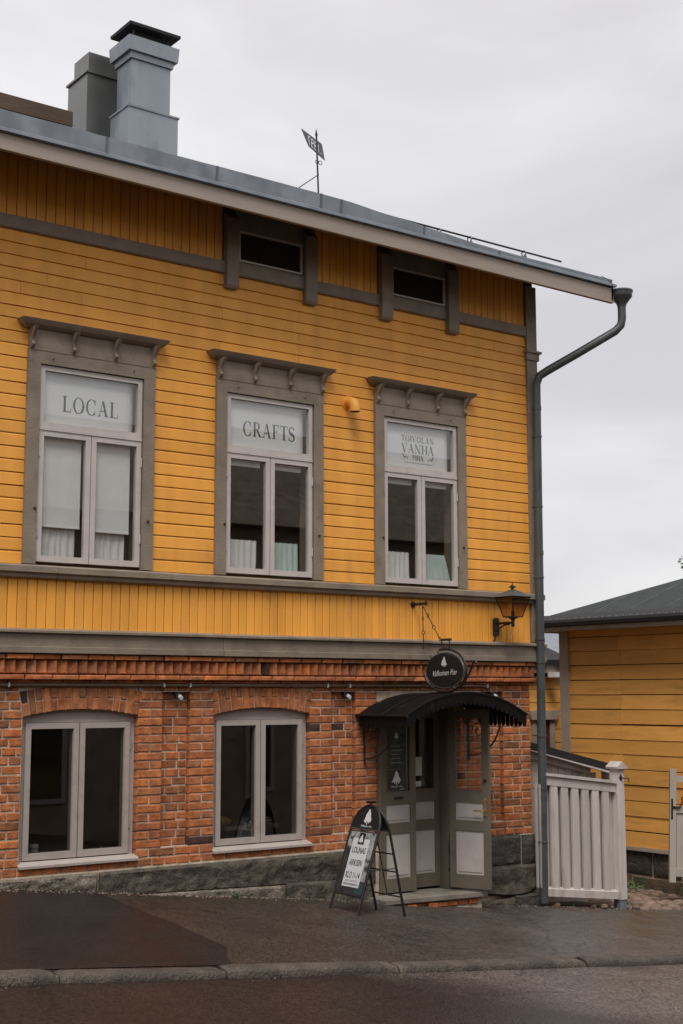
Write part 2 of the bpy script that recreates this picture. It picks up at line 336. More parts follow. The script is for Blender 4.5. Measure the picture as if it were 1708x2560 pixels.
# ------------------------------------------------------------------ ground, road, pavement
def grid(xs, ys, zf):
    v = [(x, y, zf(x, y)) for y in ys for x in xs]; n = len(xs)
    f = [(j*n+i, j*n+i+1, (j+1)*n+i+1, (j+1)*n+i) for j in range(len(ys)-1) for i in range(n-1)]
    return MB().add(v, f)
def lins(a, b, n): return [a+(b-a)*i/n for i in range(n+1)]
xs = [-900, -300, -100, -40, -16, -8, 0, 8, 16, 40, 100, 300, 900]
ys = [-900, -300, -100, -40, -12, -6, 0, 6, 12, 30, 100, 300, 900]
tag(grid(xs, ys, lambda x, y: gz(x, y)-.35).build('ground', 'earth'), kind='structure')
v = []; f = []
rx = lins(-16, 16, 128)
for x in rx:
    ky = kerb_y(x)
    for k, y in enumerate([ky-t for t in (-.05, .12, .5, 1, 1.6, 2.4, 4, 7, 12.)]):
        v.append((x, y, gz(x, y)-.052-.015*min(1, max(0, (y-ky+.5)))+.006*nz3(x*1.5, y*1.5, 3)))
n = 9
f = [(i*n+k, i*n+k+1, (i+1)*n+k+1, (i+1)*n+k) for i in range(len(rx)-1) for k in range(n-1)]
tag(MB().add(v, [q[::-1] for q in f]).build('road', 'road', smooth=True), kind='structure')
v = []
sx = lins(-16, 16, 128)
for x in sx:
    ky = kerb_y(x)+.11
    for t in lins(0, 1, 12):
        y = .35+(ky-.35)*t
        v.append((x, y, gz(x, y)+.01*nz3(x*.9, y*.9, 8)))
    v.append((x, ky-.005, gz(x, ky)-.12))
n = 14
f = [(i*n+k, i*n+k+1, (i+1)*n+k+1, (i+1)*n+k) for i in range(len(sx)-1) for k in range(n-1)]
tag(MB().add(v, [q[::-1] for q in f]).build('sidewalk', 'sidewalk', smooth=True), kind='structure')
# a newer, wet piece of tarmac on the pavement, laid as its own sheet
edge = [(-.02, -5.70), (-.7, -5.80), (-1.3, -5.86), (-1.9, -5.91), (-2.5, -6.02), (-3.0, -6.14), (-3.35, -6.30), (-3.5, -6.5)]
v = []; f = []
for j, (y, xe) in enumerate(edge):
    for i in range(25):
        x = xe-.03*math.sin(y*9)+(-12-xe)*i/24*1.0
        yy = y if j < len(edge)-1 else kerb_y(x)+.13
        v.append((x, yy, gz(x, yy)+.01*nz3(x*.9, yy*.9, 8)+.006))
f = [(j*25+i, (j+1)*25+i, (j+1)*25+i+1, j*25+i+1) for j in range(len(edge)-1) for i in range(24)]
tag(MB().add(v, [q[::-1] for q in f]).build('pavement_patch', 'patch', smooth=True), kind='structure')
# kerb: a bedding strip and one object for each stone
kb = MB()
for a, b in zip(lins(-16, 15, 31), lins(-15, 16, 31)):
    kb.add([(a, kerb_y(a)+.02, gz(a, -3.6)-.16), (b, kerb_y(b)+.02, gz(b, -3.6)-.16), (b, kerb_y(b)+.24, gz(b, -3.6)-.16), (a, kerb_y(a)+.24, gz(a, -3.6)-.16),
            (a, kerb_y(a)+.02, gz(a, -3.6)-.03), (b, kerb_y(b)+.02, gz(b, -3.6)-.03), (b, kerb_y(b)+.24, gz(b, -3.6)-.03), (a, kerb_y(a)+.24, gz(a, -3.6)-.03)],
           [(0, 1, 5, 4), (4, 5, 6, 7), (2, 3, 7, 6), (1, 2, 6, 5), (0, 4, 7, 3)])
kerb = tag(kb.build('kerb', 'concrete'), kind='structure')
def kerb_stone(x0, x1, drop, back, seed):
    m = MB(); ns = max(8, int((x1-x0)*16)); prof_n = 9; vv = []
    for i in range(ns+1):
        x = x0+(x1-x0)*i/ns; e = min(1, min(i, ns-i)/1.2)
        ky = kerb_y(x); wob = .014*nz3(x*2.2, seed, 1)+.006*nz3(x*9, seed, 2); tz = -drop+.012*nz3(x*1.6, seed, 5)+.005*nz3(x*11, seed, 4)-(1-e)*.012
        fr = ky-.02+wob+(1-e)*.01
        for (dy, dz) in ((.0, -.17), (-.004, -.05), (.002, -.025), (.014, -.008), (.035, 0), (.10, .006), (back-.03, .006), (back, 0), (back, -.17)):
            y = fr+dy; vv.append((x, y, gz(x, y)+tz+dz+(.005*nz3(x*14, dy*30, seed) if dy < .1 else 0)))
    ff = [(i*prof_n+k, (i+1)*prof_n+k, (i+1)*prof_n+k+1, i*prof_n+k+1) for i in range(ns) for k in range(prof_n-1)]
    ff += [tuple(range(prof_n)), tuple(range(ns*prof_n, (ns+1)*prof_n))[::-1]]
    m.add(vv, ff); return m.build('kerb_stone', 'kerb', kerb, smooth=True)
ks = [(-12.4, -10.2, .0), (-10.18, -7.93, .0), (-7.90, -6.66, .003), (-6.63, -5.05, -.004), (-5.03, -2.84, .002), (-2.82, -.55, 0), (-.53, 1.6, .01), (1.62, 3.9, 0), (3.92, 6.5, .01)]
for i, (a, b, d) in enumerate(ks): kerb_stone(a, b, d, .15, i*3.7+1)

# yard between the two houses: soil with single cobbles
yard = tag(grid(lins(.1, 9, 40), lins(.05, 9, 40), lambda x, y: gz(x, y)+.012+.03*nz3(x*2, y*2, 0) if y > .3 else gz(x, y)+.006).build('yard_ground', 'soil', smooth=True), kind='structure')
cob = []
for s_ in range(6):
    m = MB(); vv = []; nn = 9
    for (rr, z) in ((1.0, -.05), (1.0, .012), (.86, .035), (.5, .05)):
        for k in range(nn):
            a = 2*math.pi*k/nn; q = rr*(1+.22*nz3(math.cos(a)*1.3, math.sin(a)*1.3, s_*7.1)); vv.append((q*math.cos(a)*.09, q*math.sin(a)*.07, z))
    ff = [(i*nn+k, i*nn+(k+1) % nn, (i+1)*nn+(k+1) % nn, (i+1)*nn+k) for i in range(3) for k in range(nn)]+[tuple(range(3*nn, 4*nn))]
    me = m.add(vv, ff).mesh('cobble', True); me.materials.append(mt['pinkstone']); cob.append(me)
random.seed(3)
row = 0; y = .02
while y < 2.7:
    x = 1.55+random.uniform(0, .1)
    while x < 4.3:
        if random.random() < .78 and x > 1.5+(y-.1)*.25:
            s_ = random.uniform(.75, 1.25)
            inst('cobble', random.choice(cob), (x, y+random.uniform(-.03, .03), gz(x, y)+random.uniform(-.034, -.008)), yard, (0, 0, random.uniform(-.5, .5)), (s_, s_*random.uniform(.9, 1.2), s_))
        x += random.uniform(.15, .24)
    y += random.uniform(.14, .19)
random.seed(5)

# ------------------------------------------------------------------ the yellow house
XL = -8.7
house = thing('yellow_house', 'yellow timber house on an arched brick ground floor, at the street corner', 'house', (-4.3, 3.5, gz(-4.3)))
UW = [-5.862, -3.775, -1.690]             # centres of the upper windows
LW = [(-6.457, -5.261), (-4.391, -3.210)]  # openings of the lower windows
DL, DR = -2.30, -1.28                       # door opening
# --- brick ground floor: mortar backing
mo = MB()
FP, FR_ = .05, .11
rec = [(-4.99, -4.676), (-2.92, -2.594), (-.72, -.40)]
mo.box(XL, LW[0][0], FP+.009, .4, .55, 2.62)
mo.box(LW[0][1]+.012, rec[0][0]-.012, FP+.009, .4, .55, 2.62); mo.box(rec[0][1]+.012, LW[1][0]-.012, FP+.009, .4, .55, 2.62)
mo.box(LW[1][1]+.012, rec[1][0]-.012, FP+.009, .4, .55, 2.62); mo.box(rec[1][1]+.012, DL-.012, FP+.009, .4, .55, 2.62)
mo.box(DR+.012, rec[2][0]-.012, FP+.009, .4, .55, 2.62); mo.box(rec[2][1]+.012, .05-.012, FP+.009, .4, .3, 2.62)
for a, b in rec:
    mo.box(a, b, FR_+.009, .4, 1.0, 2.506); mo.box(a, b, FP+.009, .4, .55, 1.0); mo.box(a, b, FP+.009, .4, 2.506, 2.62)
for a, b in LW:
    mo.box(a, b, FP+.009, .4, .55, .905)
    # arch soffit filled above the window
    pts = []
    for i in range(13):
        x = a+(b-a)*i/12; t = (i-6)/6; pts.append((x, 2.345-.07*t*t))
    mo.prism(pts+[(b, 2.62), (a, 2.62)], 'y', FP+.009, .4)
mo.box(DL, DR, FP+.009, .4, 2.32, 2.62)
mo.box(XL, .10, .035, .4, 2.62, 2.86)
mo.box(.04, .05, .4, 7.0, .3, 2.86)
brick_wall = mo.build('brick_wall', 'mortar', house)

def brick_mesh(w, h, d, seed, ch=.007):
    rn = random.Random(seed); j = lambda a: rn.uniform(-a, a)
    def rect(x, z, y): return [(-x+j(.003), y, -z+j(.0025)), (x+j(.003), y, -z+j(.0025)), (x+j(.003), y, z+j(.0025)), (-x+j(.003), y, z+j(.0025))]
    v = rect(w/2, h/2, d)+rect(w/2, h/2, ch)+[(p[0], p[1]+j(.0025), p[2]) for p in rect(w/2-ch, h/2-ch, 0)]
    f = [(k, (k+1) % 4, 4+(k+1) % 4, 4+k) for k in range(4)]+[(4+k, 4+(k+1) % 4, 8+(k+1) % 4, 8+k) for k in range(4)]+[(8, 9, 10, 11)]
    return v, f
P = .0838; ZT = 2.506; BH = P-.015
bricks = []   # (cx, cz, w, h, face y)
rb = random.Random(11)
def fill(a, b, z, face, pat, h=BH, el=0, er=0):
    """row of bricks between a and b; pat = list of relative widths; el, er = flush ends"""
    a -= el*.007; b += er*.007
    t = sum(pat); x = a
    for w in pat:
        ww = w/t*(b-a); bricks.append((x+ww/2, z, ww-.014, h+rb.uniform(-.003, .003), face+rb.uniform(-.004, .003))); x += ww
def running(a, b, z, face, k, h=BH, unit=.1365):
    pat = []; x = a
    if k % 2: pat.append(.068)
    tot = sum(pat)
    while tot < (b-a)-.05:
        w = (unit*2 if (len(pat)+k) % 3 else unit) if k != 'h' else unit
        w = min(w, b-a-tot)
        pat.append(w); tot += w
    fill(a, b, z, face, pat, h)
for k in range(18):
    z = ZT-(k+.5)*P
    sk = max(0, (z-2.27)*.16)
    even = k % 2
    running(XL, LW[0][0]-sk, z, FP, k)
    def pier(a, b):
        fill(a, b, z, FP, [1] if even else [1, 1], BH, 1, 1)
    pier(LW[0][1]+sk, rec[0][0]); pier(rec[0][1], LW[1][0]-sk); pier(LW[1][1]+sk, rec[1][0]); pier(rec[1][1], DL)
    a, b = DR, rec[2][0]
    fill(a, b, z, FP, [2, 2] if even else [1, 1, 2], BH, 1, 1)
    fill(rec[2][1], .05, z, FP, [2, 1.4] if even else [1, 1, 1], BH, 1, 1)
    for a, b in rec:
        fill(a, b, z, FR_, rb.choice([[1, 1], [.45, 1, .55], [.4, .9, .5]]) if even else rb.choice([[1, 1.1], [.6, 1.2], [1.3, .7]]))
z = ZT-18.5*P
fill(LW[0][1], LW[1][0], z, FP, [1, 2, 2, 1.1]); fill(LW[1][1], DL, z, FP, [1, 2, 1.2, 2]); fill(XL, LW[0][0], z, FP, [1]*16); fill(DR, .05, z, FP, [2, 1, 2, 2, 2, 1])
z = ZT-19.5*P
fill(XL, DL, z, FP-.004, [1]*46, BH-.004); fill(DR, .05, z, FP-.004, [1]*9, BH-.004)
# header course just below the conduit
for a, b in ((XL, LW[0][0]-.04), (LW[0][1]+.05, LW[1][0]-.05), (LW[1][1]+.05, .05)):
    fill(a, b, 2.55, FP, [1]*max(2, round((b-a)/.1365)), .068)
bmesh_cache = {}
def brick_data(w, h, name, d=.1):
    key = (round(w/.012), round(h/.01), rb.randrange(3))
    if key not in bmesh_cache:
        v, f = brick_mesh(key[0]*.012, key[1]*.01 if False else h, d, len(bmesh_cache)*3+1)
        me = MB().add(v, f).mesh('brick'); me.materials.append(mt['brick']); bmesh_cache[key] = (me, key[0]*.012)
    return bmesh_cache[key]
camv = Vector((-11.66, -11.93, 2.49))
def apparent(b):
    if b[0] < -6.72: return 0
    if DR < b[0] < -.75 and b[1] > .9: return b[2]*b[3]*.01
    return b[2]*b[3]/(Vector((b[0], b[4], b[1]))-camv).length_squared
bricks.sort(key=apparent, reverse=True)
for i, (cx, cz, w, h, y) in enumerate(bricks[:300]):
    me, mw = brick_data(w, h, 'brick')
    inst('brick', me, (cx, y, cz), brick_wall, (rb.uniform(-.01, .01), 0, 0), (w/mw, 1, 1))
rest = MB()
for i, (cx, cz, w, h, y) in enumerate(bricks[300:]):
    v, f = brick_mesh(w, h, .1, i); rest.add([(p[0]+cx, p[1]+y, p[2]+cz) for p in v], f)
tag(rest.build('brickwork', 'brick', brick_wall), kind='stuff')
# arch bricks
for a, b in LW:
    cx = (a+b)/2; hw = (b-a)/2; nb = 17
    for i in range(nb):
        t = (i+.5)/nb*2-1; ang = R(9.5)*t
        zb = 2.340-.068*t*t; top = min(2.552, zb+.235)
        L_ = (top-zb)/math.cos(ang); x = cx+t*hw
        parts_ = [(0, L_)] if i % 2 else [(0, L_*.52-.004), (L_*.52+.004, L_)]
        for p0, p1 in parts_:
            me_key = ('arch', round((p1-p0)*80), i % 3)
            if me_key not in bmesh_cache:
                vv, ff = brick_mesh(.062, p1-p0-.004, .1, i+50); me = MB().add(vv, ff).mesh('arch_brick'); me.materials.append(mt['brick']); bmesh_cache[me_key] = me
            mid = (p0+p1)/2
            inst('arch_brick', bmesh_cache[me_key], (x+math.sin(ang)*mid, FP-.004+rb.uniform(-.003, .003), zb+math.cos(ang)*mid), brick_wall, (0, ang, 0))
# cornice courses
def course(name, x0, x1, z0, z1, face, pitch, off, dep=.12):
    x = x0+off-pitch; vv, ff = brick_mesh(pitch-.012, z1-z0, dep, 77+int(pitch*100)); me = MB().add(vv, ff).mesh(name); me.materials.append(mt['brick'])
    while x < x1-.02:
        a, b = max(x, x0), min(x+pitch, x1)
        if b-a > .04: inst(name, me, ((a+b)/2, face+rb.uniform(-.006, .006), (z0+z1)/2), brick_wall, (0, 0, 0), ((b-a-.012)/(pitch-.012), 1, 1))
        x += pitch
course('cornice_brick', XL, .11, 2.807, 2.852, -.06, .274, .1)
course('cornice_brick', XL, .11, 2.618, 2.664, -.045, .274, .02)
course('cornice_brick', XL, .10, 2.590, 2.616, .0, .274, .15)
vv, ff = brick_mesh(.098, .124, .10, 5); dog = MB().add(vv, ff).mesh('dogtooth_brick'); dog.materials.append(mt['brick'])
x = -8.6
while x < .09:
    inst('dogtooth_brick', dog, (x, -.022+rb.uniform(-.004, .004), 2.738), brick_wall, (0, 0, R(-33)+rb.uniform(-.05, .05)), (1, 1, 1)); x += .1035
# conduit along the wall
cp = MB().tube([(XL, .02, 2.572), (-.64, .02, 2.572), (-.625, .02, 2.56), (-.62, .02, 2.50)], .015, 8)
con = cp.build('conduit', 'pipebrown', house, True)
for x in (-6.62, -5.0, -4.7, -3.0, -2.7, -1.2, -.68):
    MB().box(x-.008, x+.008, 0, .05, 2.552, 2.592).build('clip', 'lampwhite', con)

# --- granite base
def granite(x0, x1, z0f, z1f, yf, mat, seed, bul=.05, par=None, name='granite_block', rough=.028):
    nx = max(6, int((x1-x0)/.035)); nzz = 12; vv = []
    for i in range(nx+1):
        x = x0+(x1-x0)*i/nx; za, zb = z0f(x), z1f(x)
        for k in range(nzz+1):
            t = k/nzz; z = za+(zb-za)*t
            e = min(1, min(i, nx-i)/1.0)*min(1, min(k, nzz-k)/.9)
            q = rough*.8*nz3(x*3.1, z*4.2, seed)+rough*.8*nz3(x*8, z*9, seed+4)+rough*.7*nz3(x*19, z*19, seed+9)
            vv.append((x, yf-e*(bul+q), z))
    W_ = nzz+1
    ff = [(i*W_+k, (i+1)*W_+k, (i+1)*W_+k+1, i*W_+k+1) for i in range(nx) for k in range(nzz)]
    o = len(vv)
    for (i, k) in ((0, 0), (nx, 0), (nx, nzz), (0, nzz)):
        p = vv[i*W_+k]; vv.append((p[0], .3, p[2]))
    ff += [(o, o+3, o+2, o+1)]
    ff += [tuple([i*W_ for i in range(nx+1)][::-1]+[o, o+1]), tuple([i*W_+nzz for i in range(nx+1)]+[o+2, o+3])]
    ff += [tuple(list(range(W_))+[o+3, o]), tuple([nx*W_+k for k in range(W_)][::-1]+[o+1, o+2])]
    return MB().add(vv, ff).build(name, mat, par, smooth=True)
fo = MB(); fo.box(XL, DL, .03, .4, -.1, .828); fo.box(DR, .04, .03, .4, -.6, .828); fo.box(DL, DR, .03, .4, -.3, .25)
foundation = fo.build('foundation', 'mortar', house)
low = lambda x: gz(x)-.12
pl = lambda x: gz(x)+max(-.1, min(.19, (x+5.15)*.083))   # top of the low plinth stones
granite(XL, -5.675, low, lambda x: .818, .02, 'granite_light', 1, .022, foundation)
granite(-5.66, -2.36, lambda x: max(low(x), pl(x)-.01), lambda x: .815, .01, 'granite', 2, .030, foundation, rough=.026)
granite(-5.45, -3.56, low, lambda x: pl(x), -.03, 'granite_light', 3, .03, foundation, name='plinth_stone', rough=.014)
granite(-3.55, -2.42, low, lambda x: pl(x)+.02, -.03, 'granite', 4, .03, foundation, name='plinth_stone', rough=.014)
granite(-1.30, -.175, lambda x: .495, lambda x: .828, .02, 'granite_dark', 5, .025, foundation, rough=.02)
granite(-.155, .055, lambda x: .48, lambda x: .822, .02, 'granite_dark', 6, .025, foundation)
granite(-1.30, .06, lambda x: .165+.03*math.sin(x*5), lambda x: .485, .02, 'granite', 7, .05, foundation, rough=.03)
granite(-1.02, -.36, low, lambda x: .10+(x+1.0)*.05, -.06, 'granite', 8, .05, foundation, name='plinth_stone')
granite(-.34, .06, low, lambda x: .15, -.02, 'granite_dark', 9, .05, foundation, name='plinth_stone')
# doorstep: concrete slab over a row of bricks
st = MB().prism([(-2.52, .275), (-1.06, .245), (-1.06, .29), (-2.52, .315)], 'y', -.36, .40)
step = st.build('doorstep', 'concrete', house)
MB().prism([(-2.5, .05), (-1.1, .0), (-1.1, .244), (-2.5, .274)], 'y', -.30, .2).build('step_core', 'mortar', step)
for i in range(9):
    x = -2.44+i*.15; me, mw = brick_data(.135, .062, 'brick')
    inst('step_brick', me, (x, -.335+rb.uniform(-.02, .02), .225-i*.0035), step, (0, R(1.2), rb.uniform(-.05, .05)), (.132/mw, 1, .8))
MB().prism([(-2.6, .02), (-.5, -.2), (-.62, .02), (-1.1, .08), (-2.45, .17)], 'y', -.55, -.3).build('mortar_fillet', 'concrete', step)

# --- upper storey: shell, boards
sh = MB(); zb, zt = 2.9, 7.75
prev = XL
for c in UW:
    sh.box(prev, c-.555, .022, .2, zb, zt); sh.box(c-.555, c+.555, .022, .2, zb, 3.72); sh.box(c-.555, c+.555, .022, .2, 5.62, zt); prev = c+.555
sh.box(prev, .19, .022, .2, zb, zt)
sh.box(.19, .20, .022, 8.2, zb, 7.75)
sh.prism([(.2, 7.75), (8.2, 7.75), (4.0, 9.65)], 'x', .15, .20)
timber = sh.build('timber_wall', 'shell', house)
def board_mesh(h, seed):
    a = .0035*(seed-1)
    prof = [(.021, .001), (-.003+a*.3, .001), (-.0035, .008), (0, h-.020), (.005, h-.009), (.011, h-.003), (.021, h-.003)]
    me = MB().prism(prof, 'x', -.5, .5).mesh('siding_board'); me.materials.append(mt['yellow']); return me
BP = .1231; bms = [board_mesh(BP, s_) for s_ in range(3)]
rb = random.Random(21)
def board(a, b, z):
    inst('siding_board', rb.choice(bms), ((a+b)/2, rb.uniform(-.0015, .0015), z), timber, (0, 0, 0), (b-a, 1, 1))
for i in range(26):
    z = 3.692+i*BP
    if z < 5.93:
        prev = XL
        for c in UW: board(prev, c-.672, z); prev = c+.672
        board(prev, .035, z)
    else:
        cuts = [XL]+sorted({XL+.6+(i*2.37) % 2.1, -6.2+(i*1.61) % 2.4, -3.4+(i*2.9) % 2.9})+[.035]
        for a, b in zip(cuts, cuts[1:]): board(a+.0015, b-.0015, z)
def vboards(name, z0, z1, spans, pitch, y=.0):
    prof = [(-pitch/2+.003, .02), (-pitch/2+.003, .006), (-pitch/2+.009, 0), (pitch/2-.009, 0), (pitch/2-.003, .006), (pitch/2-.003, .02)]
    me = MB().prism(prof, 'z', z0, z1).mesh(name); me.materials.append(mt['yellow'])
    for a, b in spans:
        k = max(1, round((b-a)/pitch)); w = (b-a)/k
        for i in range(k): inst(name, me, (a+(i+.5)*w, y+rb.uniform(-.002, .002), 0), timber, (0, 0, 0), (w/pitch, 1, 1))
vboards('apron_board', 3.07, 3.60, [(XL, .03)], .0965)
vboards('frieze_board', 6.98, 7.74, [(XL, -4.38), (-3.18, -2.30), (-1.10, .03)], .100)

# --- horizontal mouldings
sill_p = ([(.02, 3.692), (-.055, 3.685), (-.085, 3.668), (-.085, 3.615), (-.05, 3.602), (-.05, 3.572), (-.035, 3.560), (.02, 3.560)])
for k_, (a, b) in enumerate(((XL, -6.2), (-6.197, -4.98), (-4.977, -2.47), (-2.467, .21))): MB().prism([(y-.0015*(k_ % 2), z-.0012*(k_ % 3)) for y, z in sill_p], 'x', a, b).build('sill_band', 'taupe', house)
lb_ = ([(.02, 3.098), (-.06, 3.088), (-.105, 3.072), (-.105, 3.052), (-.07, 3.048), (-.07, 2.925), (-.088, 2.92), (-.088, 2.866), (-.03, 2.86), (.02, 2.86)])
for k_, (a, b) in enumerate(((XL, -4.372), (-4.368, -1.65), (-1.646, .215))): MB().prism([(y-.003*(k_ % 2), z-.0015*k_) for y, z in lb_], 'x', a, b).build('base_band', 'taupe', house)
fb = MB().prism([(.02, 7.03), (-.028, 7.025), (-.028, 6.905), (-.012, 6.893), (.02, 6.893)], 'x', XL, .04)
fb.build('frieze_band', 'taupe', house)
# corner post
cpst = MB(); cpst.box(.035, .205, -.035, .10, 3.10, 3.565); cpst.box(.035, .205, -.035, .10, 3.693, 6.60); cpst.box(.035, .205, -.035, .1, 6.72, 7.55)
cpst.box(.02, .225, -.055, .12, 6.60, 6.69); cpst.box(.0, .25, -.078, .14, 6.69, 6.72)
cpst.build('corner_post', 'taupe', house)
# frieze posts and low attic windows
for x0, x1 in ((-4.366, -4.218), (-3.35, -3.195), (-2.286, -2.13), (-1.276, -1.118)):
    MB().prism([(.02, 6.735), (-.055, 6.735), (-.075, 6.765), (-.075, 7.5), (.02, 7.6)], 'x', x0, x1).build('frieze_post', 'taupe', house)
for x0, x1 in ((-4.218, -3.35), (-2.13, -1.276)):
    b = MB(); b.box(x0, x1, -.012, .02, 7.40, 7.7); b.box(x0, x0+.022, -.012, .02, 7.03, 7.40); b.box(x1-.022, x1, -.012, .02, 7.03, 7.40); b.box(x0+.022, x1-.022, -.012, .02, 7.03, 7.055)
    aw = b.build('attic_window', 'taupe', house)
    MB().frame(x0+.024, x1-.024, 7.058, 7.396, .018, -.03, .0).build('frame', 'white', aw)
    MB().box(x0+.042, x1-.042, -.008, -.004, 7.076, 7.378).build('pane', 'glass_low', aw)
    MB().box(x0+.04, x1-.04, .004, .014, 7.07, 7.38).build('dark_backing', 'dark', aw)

# --- serif letters built from polygons
def ring(cx, cy, rx, ry, ix, iy, a0, a1, n=22):
    """crescent of an upright ellipse with thick sides and thin top, as quads"""
    out = []
    for i in range(n):
        p = []
        for t, (sx_, sy_) in ((i, (rx, ry)), (i+1, (rx, ry)), (i+1, (ix, iy)), (i, (ix, iy))):
            a = R(a0+(a1-a0)*t/n); p.append((cx+sx_*math.cos(a), cy+sy_*math.sin(a)))
        out.append(p)
    return out
def rect(x0, x1, y0, y1): return [(x0, y0), (x1, y0), (x1, y1), (x0, y1)]
TK, TN = .15, .046
def stem_(x, top=True, bot=True, w=TK):
    o = [rect(x, x+w, 0, 1)]
    if bot: o.append(rect(x-.07, x+w+.07, 0, TN))
    if top: o.append(rect(x-.07, x+w+.07, 1-TN, 1))
    return o
def stroke(p, q, w): return [(p[0]-w/2, p[1]), (p[0]+w/2, p[1]), (q[0]+w/2, q[1]), (q[0]-w/2, q[1])]
def S_glyph():
    pts = []; n = 26
    for i in range(n+1):
        t = i/n
        if t < .5: a = R(30+t/.5*240); pts.append((.27+.21*math.cos(a), .745+.235*math.sin(a)))
        else: a = R(90-(t-.5)/.5*240); pts.append((.27+.23*math.cos(a), .255+.25*math.sin(a)))
    out = []
    for i in range(n):
        w = [TN*.5+(TK*.55)*math.exp(-((k/n-.5)/.2)**2) for k in (i, i+1)]
        d = Vector((pts[i+1][0]-pts[i][0], pts[i+1][1]-pts[i][1])).normalized(); nx_, ny_ = -d.y, d.x
        out.append([(pts[i][0]-nx_*w[0], pts[i][1]-ny_*w[0]), (pts[i+1][0]-nx_*w[1], pts[i+1][1]-ny_*w[1]), (pts[i+1][0]+nx_*w[1], pts[i+1][1]+ny_*w[1]), (pts[i][0]+nx_*w[0], pts[i][1]+ny_*w[0])])
    return out+[[(.44, .78), (.475, .78), (.475, .99), (.455, .99)], [(.02, .02), (.04, .02), (.055, .27), (.02, .27)]]
def glyph(c):
    if c == 'L': return .66, stem_(.08)+[rect(.205, .6, 0, TN), [(.56, TN), (.6, TN), (.62, .26), (.6, .26)]]
    if c == 'O': return .86, ring(.42, .5, .40, .515, .275, .485, 0, 360, 36)
    if c == 'C': return .80, ring(.42, .5, .40, .515, .275, .485, 48, 312, 30)+[rect(.655, .69, .68, .98), rect(.655, .69, .03, .28)]
    if c == 'A': return .82, [stroke((.10, 0), (.39, 1), .035), stroke((.66, 0), (.38, 1), TK), rect(.2, .58, .32, .32+TN), rect(0, .22, 0, TN), rect(.52, .80, 0, TN)]
    if c == 'V': return .80, [stroke((.40, 0), (.12, 1), TK), stroke((.41, 0), (.68, 1), .035), rect(0, .26, 1-TN, 1), rect(.56, .78, 1-TN, 1)]
    if c == 'F': return .62, stem_(.08)+[rect(.2, .58, 1-TN, 1), [(.555, .74), (.58, .74), (.585, 1), (.55, 1)], rect(.2, .42, .5, .5+TN), rect(.405, .43, .4, .64)]
    if c == 'T': return .70, stem_(.285, top=False)+[rect(.02, .68, 1-TN, 1), [(.02, .76), (.04, .76), (.06, 1), (.02, 1)], [(.66, .76), (.68, .76), (.68, 1), (.64, 1)]]
    if c in 'RP':
        b = stem_(.08)+[rect(.2, .36, 1-TN, 1), rect(.2, .36, .48, .48+TN)]+ring(.34, .74, .26, .26, .14, .228, -90, 90, 14)
        return (.76, b+[stroke((.66, 0), (.36, .49), TK), rect(.58, .76, 0, TN)]) if c == 'R' else (.64, b)
    if c == 'S': return .56, S_glyph()
    if c == 'N': return .84, [rect(.10, .135, 0, 1), rect(.68, .715, 0, 1), stroke((.66, 0), (.12, 1), TK), rect(0, .24, 0, TN), rect(0, .12, 1-TN, 1), rect(.58, .82, 1-TN, 1)]
    if c == 'H': return .82, stem_(.08)+stem_(.60)+[rect(.2, .6, .48, .48+TN)]
    if c == 'I': return .30, stem_(.09)
    return .35, []
def serif_word(name, word, x0, x1, zbase, h, y, mat, parent, hscale=None):
    """each letter its own mesh, set between x0 and x1 on the plane y"""
    adv = [glyph(c)[0] for c in word]; gap = .09; tot = sum(adv)+gap*(len(word)-1); k = (x1-x0)/tot; x = x0
    for c, a in zip(word, adv):
        m = MB()
        for q, poly in enumerate(glyph(c)[1]):
            m.prism([(x+p[0]*k, zbase+p[1]*h) for p in poly], 'y', y-.0015-.00008*q, y)
        m.build('letter', mat, parent); x += (a+gap)*k

# --- upper windows
def hood_bracket(x, y0, z0, w=.032):
    prof = []
    top, dep, hh = z0, .115, .20
    for i in range(13):
        t = i/12
        d = dep*(1-t)**.9*(.72+.28*math.cos(t*math.pi*1.6)) + .028*math.exp(-((t-.86)/.1)**2)+.012
        prof.append((y0-d, top-hh*t))
    return MB().prism([(y0, top)]+prof+[(y0, top-hh)], 'x', x-w/2, x+w/2)
pr_n = random.Random(31)
def pane(x0, x1, y, z0, z1):
    q = [y+pr_n.uniform(-.0022, .0022) for _ in range(3)]; q.append(q[0]+q[2]-q[1])
    v = [(x0, q[0], z0), (x1, q[1], z0), (x1, q[2], z1), (x0, q[3], z1)]
    v += [(p[0], p[1]+.003, p[2]) for p in v]
    return MB().add(v, [(0, 1, 2, 3), (7, 6, 5, 4), (0, 4, 5, 1), (1, 5, 6, 2), (2, 6, 7, 3), (3, 7, 4, 0)])
def curtain_mesh(x0, x1, z0, z1, y, folds, amp, flare=0.0, seed=0):
    nx, nz_ = folds*7, 7; v = []
    for j in range(nz_+1):
        t = j/nz_
        for i in range(nx+1):
            u = i/nx; x = x0+(x1-x0)*u+flare*(1-t)*u
            ph = u*folds*2*math.pi+2.6*nz3(u*3, seed*1.7, t*.5)
            v.append((x, y+amp*math.sin(ph)*(.55+.45*(1-t))+amp*.5*nz3(u*9, t*2, seed), z0+(z1-z0)*t+(.004*math.sin(ph*2) if j == nz_ else 0)))
    W_ = nx+1
    return MB().add(v, [(j*W_+i, j*W_+i+1, (j+1)*W_+i+1, (j+1)*W_+i) for j in range(nz_) for i in range(nx)])
